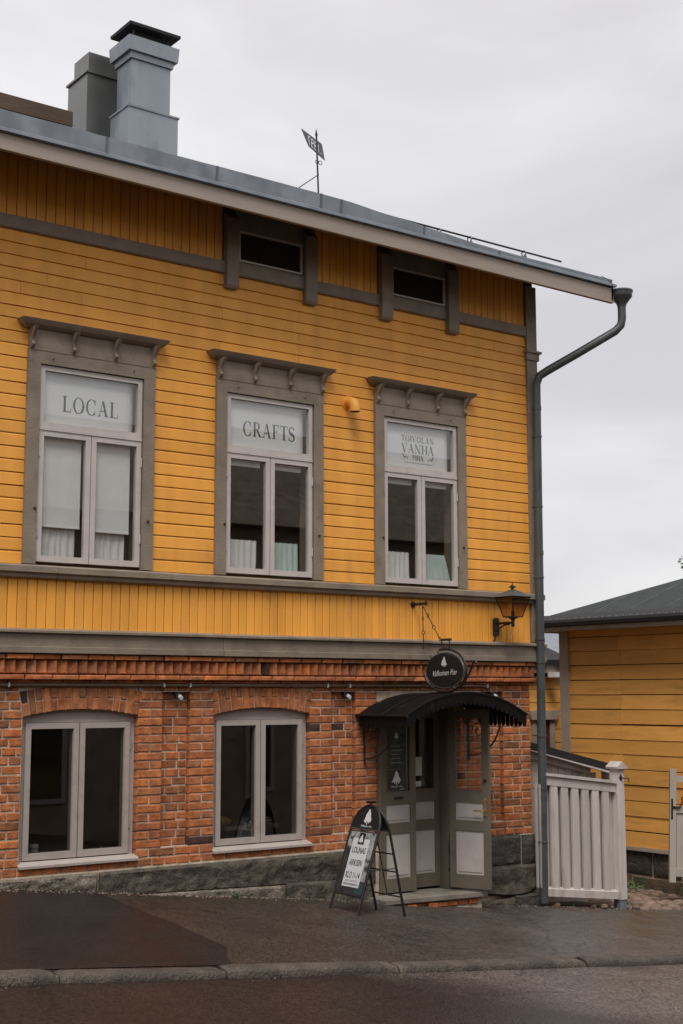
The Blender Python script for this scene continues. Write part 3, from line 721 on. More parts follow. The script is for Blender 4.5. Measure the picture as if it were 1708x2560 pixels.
for wi, c in enumerate(UW):
    o0, o1 = c-.68, c+.68
    m = MB()
    m.box(o0, o0+.125, -.045, .02, 3.695, 5.74); m.box(o1-.125, o1, -.045, .02, 3.695, 5.74); m.box(o0+.125, o1-.125, -.045, .02, 5.615, 5.74)
    m.box(c-.553, c-.5475, .021, .22, 3.725, 5.615); m.box(c+.5475, c+.553, .021, .22, 3.725, 5.615)
    win = m.build('window', 'taupe', house)
    MB().box(o0+.006, o1-.006, -.040, .02, 5.752, 5.95).build('frieze_panel', 'taupe', win)
    MB().box(o0+.0, o1-.0, -.050, .02, 5.74, 5.751).build('bead', 'taupe', win)
    a, b = o0-.11, o1+.11
    hood = MB(); v = []
    for (e, y, z) in ((.07, .02, 5.95), (.0, .02, 5.985), (0, .02, 6.02)): pass
    prof = [(.0, 5.95, .07), (.0, 5.962, .05), (.0, 5.975, .03), (.0, 6.0, .012), (.0, 6.022, 0)]
    lv = []
    for (_, z, e) in prof:
        d = .145-e*1.2
        lv.append([(a+e, .02, z), (a+e, -.0-d, z), (b-e, -d, z), (b-e, .02, z)])
    lv.append([(a+.02, .02, 6.036), (a+.02, -.12, 6.030), (b-.02, -.12, 6.030), (b-.02, .02, 6.036)])
    v = [p for l in lv for p in l]
    f = [(0, 1, 2, 3)[::-1]]+[(i*4+k, i*4+k+1, i*4+4+k+1, i*4+4+k) for i in range(len(lv)-1) for k in range(3)]+[tuple(range(len(v)-4, len(v)))]
    MB().add(v, [q for q in f]).build('hood', 'taupe', win)
    for x in (o0+.028, o0+.455, o0+.905, o1-.028):
        hood_bracket(x, -.040, 5.951).build('bracket', 'taupe', win)
    for x in (c-.43, c+.43):
        MB().tube([(x, -.04, 5.672), (x, -.06, 5.668), (x+.004, -.066, 5.682)], .004, 6).build('hook', 'iron', win)
    for x, zz in ((o0+.1, 4.22), (o1-.06, 4.18)):
        MB().lathe([(.006, -.01), (.014, -.006), (.014, .006), (.006, .01)], (x, -.05, zz), 8).build('shutter_stud', 'iron', win)
    # sashes and panes
    wl, wr = c-.546, c+.546
    m = MB(); m.frame(wl, wr, 5.005, 5.607, .047, -.022, .03, .055); m.build('sash', 'white', win)
    MB().box(wl, wr, -.030, .03, 4.978, 5.003).build('transom', 'white', win)
    pane(wl+.047, wr-.047, .005, 5.06, 5.56).build('pane', 'glass', win)
    for s_, (a, b) in enumerate(((wl, c-.004), (c+.004, wr))):
        m = MB(); m.frame(a, b, 3.722, 4.975, .052, -.022, .03, .058); sa = m.build('sash', 'white', win)
        pane(a+.052, b-.052, .005, 3.78, 4.923).build('pane', 'glass', win)
        xh = a+.004 if s_ == 0 else b-.004
        for zz in (3.95, 4.72): MB().tube([(xh, -.028, zz), (xh, -.028, zz+.09)], .008, 6).build('hinge', 'white', win)
    MB().box(c-.03, c+.03, .031, .036, 3.72, 4.975).build('mullion', 'wood', win)
# boards with lettering behind the top panes
names = ['LOCAL', 'CRAFTS', 'TOIVOLAN VANHA PIHA']
def sign_board(c, label):
    pr_ = [(c-.52, .040), (c+.37, .040)]+[(c+.37+.15*math.sin(R(a_)), .040+.10*(1-math.cos(R(a_)))) for a_ in range(8, 91, 8)]  # curl at the right end is added to give a soft shade gradient
    pr_ = pr_+[(x_-.002, y_+.005) for x_, y_ in pr_[::-1]]
    t = tag(MB().prism(pr_, 'z', 5.02, 5.60).build('window_sign', 'film', smooth=True), label, 'sign', 'lettered boards in the upper windows')
    return t
def unpar(X, Y): return -11.664+(X+11.664)*(11.932+Y)/11.932
def unparz(Z, Y): return 2.4907+(Z-2.4907)*(11.932+Y)/11.932
t = sign_board(UW[0], 'white board lettered LOCAL behind the top pane of an upper window')
serif_word('letter', 'LOCAL', unpar(-6.165, .039), unpar(-5.565, .039), unparz(5.185, .039), .155, .0395, 'ink', t)
t = sign_board(UW[1], 'white board lettered CRAFTS behind the top pane of the middle upper window')
serif_word('letter', 'CRAFTS', unpar(-4.11, .039), unpar(-3.45, .039), unparz(5.185, .039), .155, .0395, 'ink', t)
t = sign_board(UW[2], 'white board with a three-line name and leaf ornaments behind the top pane nearest the lantern')
serif_word('letter', 'TOIVOLAN', unpar(-1.965, .039), unpar(-1.475, .039), unparz(5.365, .039), .065, .0395, 'ink', t)
serif_word('letter', 'VANHA', unpar(-1.96, .039), unpar(-1.475, .039), unparz(5.232, .039), .105, .0395, 'ink', t)
serif_word('letter', 'PIHA', unpar(-1.80, .039), unpar(-1.635, .039), unparz(5.152, .039), .06, .0395, 'ink', t)
for sx_, x in ((-1, -1.895), (1, -1.535)):
    m = MB(); X0 = unpar(x, .039); Z0 = unparz(5.182, .039)
    for q in range(5):
        a = R(-70+q*35); p = (X0+sx_*(.016*q-.024), Z0+.012*math.sin(q*2)); d = Vector((math.cos(a)*sx_, math.sin(a)))*.026; w = Vector((-d.y, d.x))*.28
        m.prism([(p[0], p[1]), (p[0]+d.x*.5+w.x, p[1]+d.y*.5+w.y), (p[0]+d.x, p[1]+d.y), (p[0]+d.x*.5-w.x, p[1]+d.y*.5-w.y)], 'y', .038-.0001*q, .0395)
    m.build('leaf_ornament', 'ink', t)
X0, X1, Z0 = unpar(-1.92, .039), unpar(-1.50, .039), unparz(5.115, .039)
MB().box(X0, X1, .0385, .0395, Z0, Z0+.006).build('underline', 'greyink', t)
# blinds and curtains
where = [('in the upper window lettered LOCAL'), ('in the upper window lettered CRAFTS'), ('in the upper window nearest the lantern')]
for wi, c in enumerate(UW):
    wl, wr = c-.5, c+.5
    for s_, (a, b) in enumerate(((wl, c-.03), (c+.03, wr))):
        side = 'first' if s_ == 0 else 'second'
        casem = 'left casement' if s_ == 0 else 'right casement'
        if wi == 0:
            m = MB().box(a-.03, b-.045, .045, .049, 4.075 if s_ == 0 else 4.06, 4.99); m.box(a-.03, b-.045, .040, .056, 4.06 if s_ == 0 else 4.045, 4.075 if s_ == 0 else 4.06)
            tag(m.build('roller_blind', 'blind'), 'white roller blind drawn low behind the %s of the window lettered LOCAL' % casem, 'blind')
        else:
            m = MB().box(a-.03, b-.06, .045, .049, 4.86, 4.99); m.tube([(a, .065, 4.985), (b-.02, .065, 4.985)], .02, 8)
            tag(m.build('roller_blind', 'blind'), 'rolled up blind topping the %s %s' % (casem, where[wi]), 'blind')
        mat = 'mint' if (wi, s_) in ((1, 1), (2, 1)) else 'cloth'
        cu = curtain_mesh(a-.03, b-.075, 3.70, 4.085 if wi else 4.07, .085, 6, .010, .12 if (wi, s_) == (2, 1) else 0, wi*3+s_)
        lab = ('mint green' if mat == 'mint' else 'white')+' cafe curtain behind the %s %s' % (casem, where[wi])
        tag(cu.build('cafe_curtain', mat, smooth=True), lab, 'curtain', 'cafe curtains of the upper floor')

# --- interiors (plain dark rooms so that the panes look into depth)
m = MB()
m.add([(XL, 4.2, 3.2), (.15, 4.2, 3.2), (.15, 4.2, 6.3), (XL, 4.2, 6.3)], [(0, 1, 2, 3)])
m.add([(XL, .2, 3.2), (.15, .2, 3.2), (.15, 4.2, 3.2), (XL, 4.2, 3.2)], [(0, 1, 2, 3)])
m.add([(XL, .2, 6.3), (.15, .2, 6.3), (.15, 4.2, 6.3), (XL, 4.2, 6.3)], [(3, 2, 1, 0)])
m.add([(XL, .2, 3.2), (XL, 4.2, 3.2), (XL, 4.2, 6.3), (XL, .2, 6.3)], [(0, 1, 2, 3)])
m.add([(.15, .2, 3.2), (.15, 4.2, 3.2), (.15, 4.2, 6.3), (.15, .2, 6.3)], [(3, 2, 1, 0)])
m.build('upper_room', 'room', house)
m = MB()
m.add([(XL, 4.2, .5), (.0, 4.2, .5), (.0, 4.2, 2.8), (XL, 4.2, 2.8)], [(0, 1, 2, 3)])
m.add([(XL, .4, .5), (.0, .4, .5), (.0, 4.2, .5), (XL, 4.2, .5)], [(0, 1, 2, 3)])
m.add([(XL, .4, 2.8), (.0, .4, 2.8), (.0, 4.2, 2.8), (XL, 4.2, 2.8)], [(3, 2, 1, 0)])
m.add([(XL, .4, .5), (XL, 4.2, .5), (XL, 4.2, 2.8), (XL, .4, 2.8)], [(0, 1, 2, 3)])
m.add([(.0, .4, .5), (.0, 4.2, .5), (.0, 4.2, 2.8), (.0, .4, 2.8)], [(3, 2, 1, 0)])
m.build('cafe_room', 'dark', house)
MB().box(XL, .15, .2, 4.2, 2.85, 3.15).build('floor_slab', 'dark', house)

# --- lower windows in the brick wall
for wi, (a, b) in enumerate(LW):
    c = (a+b)/2; m = MB()
    y0, y1 = .115, .20
    m.box(a+.004, a+.05, y0, y1, .93, 2.22); m.box(b-.06, b-.004, y0, y1, .93, 2.22)
    pts = []
    for i in range(13):
        x = a+.004+(b-a-.008)*i/12; t = (i-6)/6; pts.append((x, 2.352-.07*t*t))
    m.prism([(a+.004, 2.22), (b-.004, 2.22)]+pts[::-1], 'y', y0, y1)
    win = m.build('window', 'shadedwhite', house)
    for s_, (p, q) in enumerate(((a+.052, c-.005), (c+.005, b-.063))):
        MB().frame(p, q, .965, 2.217, .055, y0-.022, y1-.02, .06).build('sash', 'shadedwhite', win)
        pane(p+.055, q-.055, y0+.007, 1.025, 2.162).build('pane', 'glass_low', win)
        xh = p+.006 if s_ == 0 else q-.006
        for zz in (1.2, 1.95): MB().tube([(xh+.02, y0-.008, zz), (xh+.02, y0-.008, zz+.1)], .007, 6).build('hinge', 'shadedwhite', win)
    MB().prism([(.2, .955), (.10, .955), (.03, .930), (.012, .922), (.012, .900), (.05, .90), (.2, .91)], 'x', a-.012, b+.015).build('sill', 'shadedwhite', win)
    MB().box(c-.03, c+.03, y1, y1+.03, .96, 2.22).build('mullion', 'wood', win)
    MB().box(a+.02, b-.02, .23, .42, .90, .955).build('inner_sill', 'wood', win)
# things behind the cafe windows
cup = thing('striped_cup', 'white and grey striped cup on the inner sill of an arched window', 'cup', (-6.20, .30, .956))
for k, (z0, z1, mname) in enumerate(((0, .045, 'ceramic'), (.045, .06, 'bluegrey'), (.06, .085, 'ceramic'), (.085, .10, 'bluegrey'), (.10, .13, 'ceramic'))):
    r0, r1 = .038+.006*z0/.13, .038+.006*z1/.13
    MB().lathe([(r0, .956+z0), (r1, .956+z1)], (-6.20, .30, 0), 14).build('cup_band', mname, cup, True)
paper = tag(MB().prism([(-5.53, .957), (-5.47, .957), (-5.50, 1.03)], 'y', .30, .31).build('table_tent', 'paper'), 'small white paper tent on the sill of the first arched window', 'card')
table = thing('serving_table', 'dark serving table with steel edge behind the second arched window', 'table', (-3.8, .8, .5))
MB().box(-4.36, -3.2, .55, 1.1, 1.06, 1.095).build('table_top', 'wood', table)
MB().box(-4.36, -3.2, .535, .55, 1.055, 1.10).build('edge_strip', 'plate', table)
for x in (-4.3, -3.26):
    for y in (.6, 1.04): MB().box(x-.03, x+.03, y-.03, y+.03, .5, 1.06).build('leg', 'wood', table)
br = tag(MB().lathe([(.10, 0), (.15, .02), (.16, .05), (.10, .085), (.02, .10)], (-3.92, .75, 1.097), 12).build('bread_loaf', 'bread', smooth=True), 'round bread loaf on the serving table behind the second arched window', 'bread')
for k, (x, y, r_) in enumerate(((-3.52, .7, .11), (-3.29, .72, .07))):
    tag(MB().lathe([(r_*.5, 0), (r_, .025), (r_*.98, .03), (r_*.4, .01)], (x, y, 1.097), 16).build('serving_dish', 'plate', smooth=True), ('large' if k == 0 else 'small')+' steel dish on the table behind the second arched window', 'dish')
tray = tag(MB().box(-4.25, -3.85, .25, .40, .957, .975).build('steel_tray', 'plate'), 'flat steel tray on the sill of the second arched window', 'tray')

# --- doors
def door_leaf(name, w, y=0.0, h=1.98):
    """leaf in its own frame: x 0..w, thickness along y, z from 0"""
    leaf = MB(); st_, t0, t1 = .075, -.022, .022
    leaf.box(0, st_, t0, t1, 0, h); leaf.box(w-st_, w, t0, t1, 0, h)
    for z0, z1 in ((0, .15), (.63, .745), (.945, 1.075), (h-.09, h)): leaf.box(st_, w-st_, t0, t1, z0, z1)
    parts_ = []
    for z0, z1 in ((.15, .63), (.745, .945)):
        p = MB(); x0, x1 = st_, w-st_
        p.box(x0, x1, -.008, .008, z0, z1)
        for yy, e in ((-.015, -.008), (.008, .015)): p.box(x0+.03, x1-.03, yy, e, z0+.03, z1-.03)
        parts_.append(('panel', p, 'doorpanel'))
    parts_.append(('pane', MB().box(st_, w-st_, -.003, .003, 1.075, h-.09), 'glass'))
    bead = MB().frame(st_, w-st_, 1.075, h-.09, .012, -.026, -.0045); parts_.append(('glazing_bead', bead, 'doorpaint'))
    return leaf, parts_
def put_leaf(w, mat4, h=1.98, handle=None, slot=False):
    leaf, parts_ = door_leaf('door', w, h=h)
    d = leaf.xf(mat4).build('door', 'doorpaint', house)
    for n_, p, mm in parts_: p.xf(mat4).build(n_, mm, d)
    if handle:
        x, sgn = handle
        m = MB(); m.lathe([(.02, -.003), (.02, .003)], (0, 0, 0), 12)
        m2 = MB().box(x-.018, x+.018, -.03, -.0225, .80, 1.0).xf(mat4).build('lock_plate', 'brass', d)
        MB().tube([(x, -.03, .86), (x, -.07, .86), (x+sgn*.03, -.075, .86), (x+sgn*.12, -.07, .857)], .009, 8).xf(mat4).build('handle', 'brass', d, True)
        MB().tube([(x, -.03, .965), (x, -.045, .965)], .02, 10).xf(mat4).build('cylinder_lock', 'brass', d, True)
        MB().tube([(x, -.03, 1.19), (x, -.04, 1.19)], .02, 10).xf(mat4).build('bolt', 'iron', d, True)
    if slot:
        MB().box(w/2-.06, w/2+.06, -.03, -.0225, 1.0, 1.028).xf(mat4).build('mail_slot', 'iron', d)
    return d
dz = .325
put_leaf(.495, Matrix.Translation((DL+.03, .045, dz)), slot=True)
put_leaf(.50, Matrix.Translation((-1.80, .185, dz)))
hinge = Matrix.Translation((DR-.005, .0, dz)) @ Matrix.Rotation(R(-69), 4, 'Z')
put_leaf(.50, hinge, handle=(.455, -1))
df = MB(); df.box(DL, DL+.028, -.0, .16, .30, 2.40); df.box(DR-.028, DR, .03, .16, .30, 2.40); df.box(DL+.028, DR-.028, .0, .16, 2.31, 2.40)
df.box(DR-.027, DR+.02, .165, .6, .30, 2.4); df.box(DL-.02, DL+.03, .165, .6, .3, 2.4); df.box(DL+.031, DR-.031, .165, .6, 2.315, 2.4); df.box(DL, DR, .62, .66, .3, 2.4)
df.build('door_frame', 'doorpaint', house)
# prints stuck to the door glass
def tree_logo(o, right, up, h, nrm, seed=1):
    """white tree silhouette: ragged cone crown over a forked trunk"""
    rn = random.Random(seed); L_, R_ = [], []
    for i in range(11):
        t = i/10; w = .04+.40*t**.8
        L_.append((-w*(.8+.4*rn.random())*.95, 1-.8*t)); R_.append((w*(.8+.4*rn.random())*.85, 1-.8*t))
    polys = []
    for i in range(10):
        polys.append([L_[i], L_[i+1], (0, L_[i+1][1]), (0, L_[i][1])]); polys.append([(0, R_[i][1]), (0, R_[i+1][1]), R_[i+1], R_[i]])
    polys = [p if k not in (19, 17) else p for k, p in enumerate(polys)]
    polys += [[(-.045, 0), (.045, 0), (.03, .25), (-.03, .25)], [(-.2, .1), (-.12, .1), (-.1, .22), (-.3, .22)], [(.14, .1), (.2, .08), (.26, .22), (.1, .22)]]
    m = MB(); o, right, up, nrm = Vector(o), Vector(right), Vector(up), Vector(nrm)
    for k, p in enumerate(polys):
        if k >= 20: pass
        a = [o+right*(q[0]*h)+up*(q[1]*h)+nrm*(.0006+.00004*k) for q in p]
        m.add(a, [tuple(range(len(a)))])
    return m
def text_mesh(s, size, o, right, up, shear=0, sx_=1.0, align='CENTER', ext=.0006, bold=0.0):
    cu = bpy.data.curves.new('t', 'FONT'); cu.body = s; cu.size = size; cu.shear = shear; cu.align_x = align; cu.extrude = ext; cu.resolution_u = 5; cu.offset = bold
    ob = bpy.data.objects.new('t', cu); col.objects.link(ob)
    bpy.context.view_layer.update()
    me = bpy.data.meshes.new_from_object(ob.evaluated_get(bpy.context.evaluated_depsgraph_get()))
    bpy.data.objects.remove(ob); bpy.data.curves.remove(cu)
    right, up = Vector(right).normalized(), Vector(up).normalized(); nrm = right.cross(up)
    m = Matrix((right*sx_, up, nrm)).transposed().to_4x4(); m.translation = Vector(o)
    me.transform(m); me.materials.clear(); return me
EX, EY, EZ = Vector((1, 0, 0)), Vector((0, 1, 0)), Vector((0, 0, 1))
po = tag(MB().box(-2.18, -1.90, .034, .037, 1.66, 2.12).build('door_poster', 'greenposter'), 'dark green menu poster high on the glass of the closed door leaf', 'poster')
tree_logo((-2.04, .0335, 1.98), EX, EZ, .08, -EY, 4).build('tree_emblem', 'whiteink', po)
for k in range(5): MB().box(-2.12+.01*(k % 2), -1.97-.02*(k % 3), .0325, .0338, 1.72+.045*k, 1.73+.045*k).build('print_line', 'greyink', po)
po = tag(MB().box(-2.17, -1.90, .034, .037, 1.42, 1.645).build('door_poster', 'posterdark'), 'black poster with a white tree on the lower glass of the closed door leaf', 'poster')
tree_logo((-2.04, .0335, 1.48), EX, EZ, .155, -EY, 7).build('tree_emblem', 'whiteink', po)
obj('lettering', text_mesh('Valkoinen Puu', .028, (-2.04, .0333, 1.455), EX, EZ, .3), 'whiteink', po)
obj('lettering', text_mesh('ei koiria', .022, (-1.96, .0333, 1.428), EX, EZ, 0), 'whiteink', po)
tag(MB().box(-1.70, -1.57, .158, .162, 1.56, 1.77).build('door_notice', 'paper'), 'pale paper notice on the glass of the inner door', 'notice')
tag(MB().box(-1.68, -1.58, .158, .160, 1.44, 1.50).build('door_notice', 'paper'), 'narrow paper slip low on the glass of the inner door', 'notice')

# --- arched canopy over the door
CX0, CX1, CZ0, CZ1, CD = -2.585, -.855, 2.25, 2.49, -.80
def arch_z(x):
    t = (x-(CX0+CX1)/2)/((CX1-CX0)/2); return CZ0+(CZ1-CZ0)*(1-abs(t)**2.1)
xs_ = lins(CX0-.02, CX1+.02, 28); pr = [(x, arch_z(max(CX0, min(CX1, x)))) for x in xs_]
canopy = MB().prism(pr+[(x, z-.012) for x, z in pr[::-1]], 'y', CD-.02, .05).build('canopy', 'canopy', house)
for y in (CD-.01, -.4): MB().tube([(x, y, z+.004) for x, z in pr], .012, 6).build('roll_seam', 'canopy', canopy)
sp = [(-.031, .0), (-.031, -.085), (-.026, -.105), (-.014, -.119), (0, -.124), (.014, -.119), (.026, -.105), (.031, -.085), (.031, 0)]
scal = MB().prism(sp, 'y', -.002, .002).mesh('valance_scallop'); scal.materials.append(mt['canopy'])
nS = 26
for i in range(nS):
    x = CX0+.03+(CX1-CX0-.06)*i/(nS-1); inst('valance_scallop', scal, (x, CD-.012-.0004*(i % 2), arch_z(x)-.008), canopy, (0, 0, 0), (1.06, 1, 1))
for xx in (CX0, CX1):
    for i in range(12):
        y = -.03+(CD+.05)*i/11; inst('valance_scallop', scal, (xx+.0005*(i % 2), y, CZ0-.01), canopy, (0, 0, R(90)), (1.0, 1, 1))
    MB().box(xx-.012, xx+.012, CD-.03, .05, CZ0-.012, CZ0+.014).build('side_rail', 'iron', canopy)
for xx in (CX0+.1, CX1-.1):
    m = MB(); m.tube([(xx, .045, 2.24), (xx, .035, 1.72)], .012, 6); m.tube([(xx, -.6, 2.235), (xx, .03, 2.235)], .012, 6)
    arc = [(xx, .02-.52*math.sin(R(a)), 1.78+.44*(1-math.cos(R(a)))) for a in range(0, 91, 9)]; m.tube(arc, .011, 6)
    sp_ = [(xx, -.12+(.10-.016*k*.32)*math.cos(R(k*30)), 2.06+(.10-.016*k*.32)*math.sin(R(k*30))) for k in range(18)]; m.tube(sp_, .008, 6)
    m.build('scroll_bracket', 'iron', canopy, True)

# --- lamps in the brick panels
for k, (x, lab) in enumerate(((-4.80, 'small black lamp with white bulb in the brick panel between the arched windows'), (-2.70, 'small black lamp with white bulb in the brick panel beside the canopy'), (-.53, 'small black lamp with white bulb in the brick panel above the open door'))):
    t = thing('panel_lamp', lab, 'lamp', (x, .11, 2.45), 'lamps at the tops of the brick panels')
    m = MB().box(x-.05, x+.03, .05, .11, 2.475, 2.503); m.tube([(x-.02, .075, 2.50), (x-.02, .06, 2.44)], .022, 10); m.build('lamp_body', 'iron', t)
    MB().tube([(x+.0, .055, 2.458), (x+.0, .01, 2.445)], [.024, .02], 10).build('bulb', 'lampwhite', t)

# --- roof
SL = .477
def rz(y): return 7.52+(y+.78)*SL
XR = .83
m = MB()
ridge = 4.0
m.prism([(-.80, rz(-.80)), (ridge, rz(ridge)), (8.8, rz(-.8)), (8.8, rz(-.8)-.04), (ridge, rz(ridge)-.04), (-.80, rz(-.80)-.035)], 'x', XL-.4, XR)
roof = m.build('roof', 'roofmetal', house)
SAG = Matrix(((1, 0, 0, 0), (0, 1, 0, 0), (-.005, 0, 1, -.036), (0, 0, 0, 1)))
MB().prism([(-.78, 7.352), (-.745, 7.352), (-.745, 7.505), (-.78, 7.505)], 'x', XL-.4, XR-.02).xf(SAG).build('fascia_board', 'fascia', roof)
MB().prism([(-.788, 7.322), (-.738, 7.322), (-.738, 7.350), (-.788, 7.350)], 'x', XL-.4, XR-.02).xf(SAG).build('fascia_bead', 'fascia', roof)
x = XL-.4
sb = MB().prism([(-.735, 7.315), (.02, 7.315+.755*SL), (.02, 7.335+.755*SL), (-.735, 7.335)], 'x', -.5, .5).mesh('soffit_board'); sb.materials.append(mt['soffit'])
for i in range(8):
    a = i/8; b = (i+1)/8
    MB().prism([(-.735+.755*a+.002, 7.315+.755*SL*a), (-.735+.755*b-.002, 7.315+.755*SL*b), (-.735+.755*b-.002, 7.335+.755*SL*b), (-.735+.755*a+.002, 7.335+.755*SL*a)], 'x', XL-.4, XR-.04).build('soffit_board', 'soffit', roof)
for s_ in (1, -1):
    y0, y1 = (-.78, ridge) if s_ == 1 else (8.78, ridge)
    z0, z1 = rz(-.78)-.22, rz(ridge)-.22
    MB().prism([(y0, z0), (y1, z1), (y1, z1+.19), (y0, z0+.19)], 'x', XR-.05, XR-.012).build('verge_board', 'fascia', roof)
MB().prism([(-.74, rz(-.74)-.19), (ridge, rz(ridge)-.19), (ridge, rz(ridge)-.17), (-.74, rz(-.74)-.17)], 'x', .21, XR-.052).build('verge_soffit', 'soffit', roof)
# standing foot gutter, in lapped lengths
xsg = [XL-.4, -7.3, -6.12, -4.9, -3.62, -3.35, -2.2, -1.05, XR+.02]
for i, (a, b) in enumerate(zip(xsg, xsg[1:])):
    o_ = .004*(i % 2)
    def gp_(x):
        h = .165 if x < -3.4 else max(.050, .165-.115*(x+3.4)/2.3); h += .006*nz3(x*3, i, 0)
        return [(x, -.795-o_, rz(-.79)+.004), (x, -.785-o_, rz(-.79)+.012), (x, -.70-o_, rz(-.70)+.012), (x, -.70-.015*h/.165-o_, rz(-.70)+h), (x, -.70-o_, rz(-.70)+h+.007), (x, -.690-o_, rz(-.70)+h-.005), (x, -.675-o_, rz(-.675)+.004)]
    st_ = [gp_(x) for x in lins(a, b+.02, 8)]; vv = [p for q in st_ for p in q]
    MB().add(vv, [(k*7+q, k*7+(q+1) % 7, (k+1)*7+(q+1) % 7, (k+1)*7+q) for k in range(8) for q in range(7)]+[tuple(range(7)), tuple(range(56, 63))[::-1]]).build('foot_gutter', 'zinc', roof)
    q_ = gp_(b+.005); MB().add([(q_[2][0]-.006, q_[2][1]-.006, q_[2][2]), (q_[2][0]+.02, q_[2][1]-.006, q_[2][2]), (q_[3][0]+.02, q_[3][1]-.006, q_[3][2]), (q_[3][0]-.006, q_[3][1]-.006, q_[3][2]), (q_[2][0]-.006, q_[2][1]+.004, q_[2][2]), (q_[2][0]+.02, q_[2][1]+.004, q_[2][2]), (q_[3][0]+.02, q_[3][1]+.004, q_[3][2]), (q_[3][0]-.006, q_[3][1]+.004, q_[3][2])],
                               [(0, 1, 2, 3), (4, 7, 6, 5), (0, 4, 5, 1), (1, 5, 6, 2), (2, 6, 7, 3), (3, 7, 4, 0)]).build('lap_seam', 'roofmetal', roof)
MB().prism([(-.815, 7.485), (-.795, 7.485), (-.795, 7.525), (-.815, 7.515)], 'x', XL-.4, XR+.01).build('drip_edge', 'zinc', roof)
for x in lins(XL, .4, 15):
    MB().prism([(-.66, rz(-.66)+.002), (ridge, rz(ridge)+.002), (ridge, rz(ridge)+.032), (-.60, rz(-.60)+.032)], 'x', x-.008, x+.008).build('standing_seam', 'roofmetal', roof)
# snow guard rail
rail = MB().tube([(-6.9, -.30, rz(-.30)+.128), (.40, -.30, rz(-.30)+.112)], .012, 8).build('snow_rail', 'iron', roof)
for x in (-6.4, -5.35, -4.2, -3.3, -2.45, -1.62, -1.14, -.25):
    MB().torus((x, -.30, rz(-.30)+.090), .034, .008, (1, .0, 0)).build('rail_ring', 'roofmetal', rail)
    MB().box(x-.012, x+.012, -.34, -.2, rz(-.30)-.02, rz(-.30)+.058).build('rail_foot', 'roofmetal', rail)
# ridge walkway plank
wk = MB().box(XL, -4.42, 3.75, 4.05, 9.98, 10.02).build('roof_walkway', 'wornplank', roof)
MB().box(XL, -4.42, 3.70, 3.745, 9.80, 10.0).build('edge_board', 'wornplank', wk)
for x in lins(XL+.3, -4.7, 6): MB().prism([(3.76, 9.70), (4.0, 9.78), (4.0, 9.978), (3.76, 9.978)], 'x', x-.02, x+.02).build('walkway_bracket', 'wornplank', wk)
# chimneys
def chim(x0, x1, y0, y1, z0, z1, mat, name, par, over=0.0):
    return MB().box(x0, x1, y0, y1, z0, z1).build(name, mat, par)
def frustum(x0, x1, y0, y1, z0, e0, z1, e1):
    return MB().add([(x0-e0, y0-e0, z0), (x1+e0, y0-e0, z0), (x1+e0, y1+e0, z0), (x0-e0, y1+e0, z0), (x0-e1, y0-e1, z1), (x1+e1, y0-e1, z1), (x1+e1, y1+e1, z1), (x0-e1, y1+e1, z1)],
                    [(0, 3, 2, 1), (4, 5, 6, 7), (0, 1, 5, 4), (1, 2, 6, 5), (2, 3, 7, 6), (3, 0, 4, 7)])
ch = MB().box(-3.775, -3.03, 3.40, 3.91, 9.2, 10.15).build('chimney', 'zinc2', house)
chim(-3.79, -3.015, 3.385, 3.925, 10.15, 10.175, 'zinc', 'flange', ch)
chim(-3.712, -3.13, 3.45, 3.86, 10.175, 10.85, 'zinc2', 'stack', ch)
frustum(-3.712, -3.13, 3.45, 3.86, 10.85, .028, 10.935, .034).build('crown_moulding', 'zinc2', ch)
frustum(-3.712, -3.13, 3.45, 3.86, 10.935, .075, 11.13, .088).build('crown', 'zinc2', ch)
chim(-3.70, -3.14, 3.46, 3.85, 11.13, 11.155, 'zinc', 'crown_lip', ch)
chim(-3.62, -3.22, 3.52, 3.79, 11.155, 11.29, 'feltblack', 'flue_neck', ch)
frustum(-3.70, -3.10, 3.46, 3.87, 11.29, .08, 11.33, .085).build('cap_plate', 'feltblack', ch)
for x in (-3.68, -3.16):
    for y in (3.48, 3.83): chim(x-.012, x+.012, y-.012, y+.012, 11.15, 11.295, 'iron', 'cap_leg', ch)
ch = MB().box(-3.99, -3.45, 4.2, 4.80, 9.2, 10.86).build('chimney', 'steel', house)
chim(-4.015, -3.425, 4.175, 4.825, 10.86, 10.89, 'steel', 'flange', ch)
chim(-3.966, -3.47, 4.22, 4.67, 10.89, 11.17, 'steel', 'stack', ch)

# --- downpipe with funnel
px, py = .105, -.115
pth = [(.945, -.79, 7.27), (.945, -.79, 7.10), (.93, -.78, 7.02), (.875, -.735, 6.945), (.5, -.43, 6.66), (.22, -.205, 6.455), (.135, -.14, 6.385), (px, py, 6.28)]
pth += [(px-.004*k, py, 6.28-k*.5) for k in range(1, 13)]+[(px-.052, py, .04)]
dp = MB().tube(pth, .052, 14).build('downpipe', 'pipe', house, True)
MB().lathe([(.055, -.13), (.06, -.10), (.12, -.02), (.135, .0), (.135, .05), (.145, .055), (.145, .075), (.12, .075)], (.945, -.79, 7.385), 18).build('funnel', 'pipe', dp, True)
for k, zz in enumerate((5.62, 4.75, 3.88, 3.13, 2.85, 1.98, 1.36, .74)):
    xx = px-.004*(6.28-zz)/.5
    MB().lathe([(.054, -.012), (.058, -.01), (.058, .01), (.054, .012)], (xx, py, zz), 14).build('clamp', 'pipe', dp, True)
    MB().tube([(xx-.0, py+.05, zz), (xx-.02, .02, zz)], .006, 6).build('clamp_pin', 'iron', dp)
for zz in (6.1, 4.3, 1.38):
    xx = px-.004*(6.28-zz)/.5; MB().lathe([(.053, -.03), (.0565, -.028), (.0565, .028), (.053, .03)], (xx, py, zz-.12), 14).build('pipe_sleeve', 'pipe', dp, True)
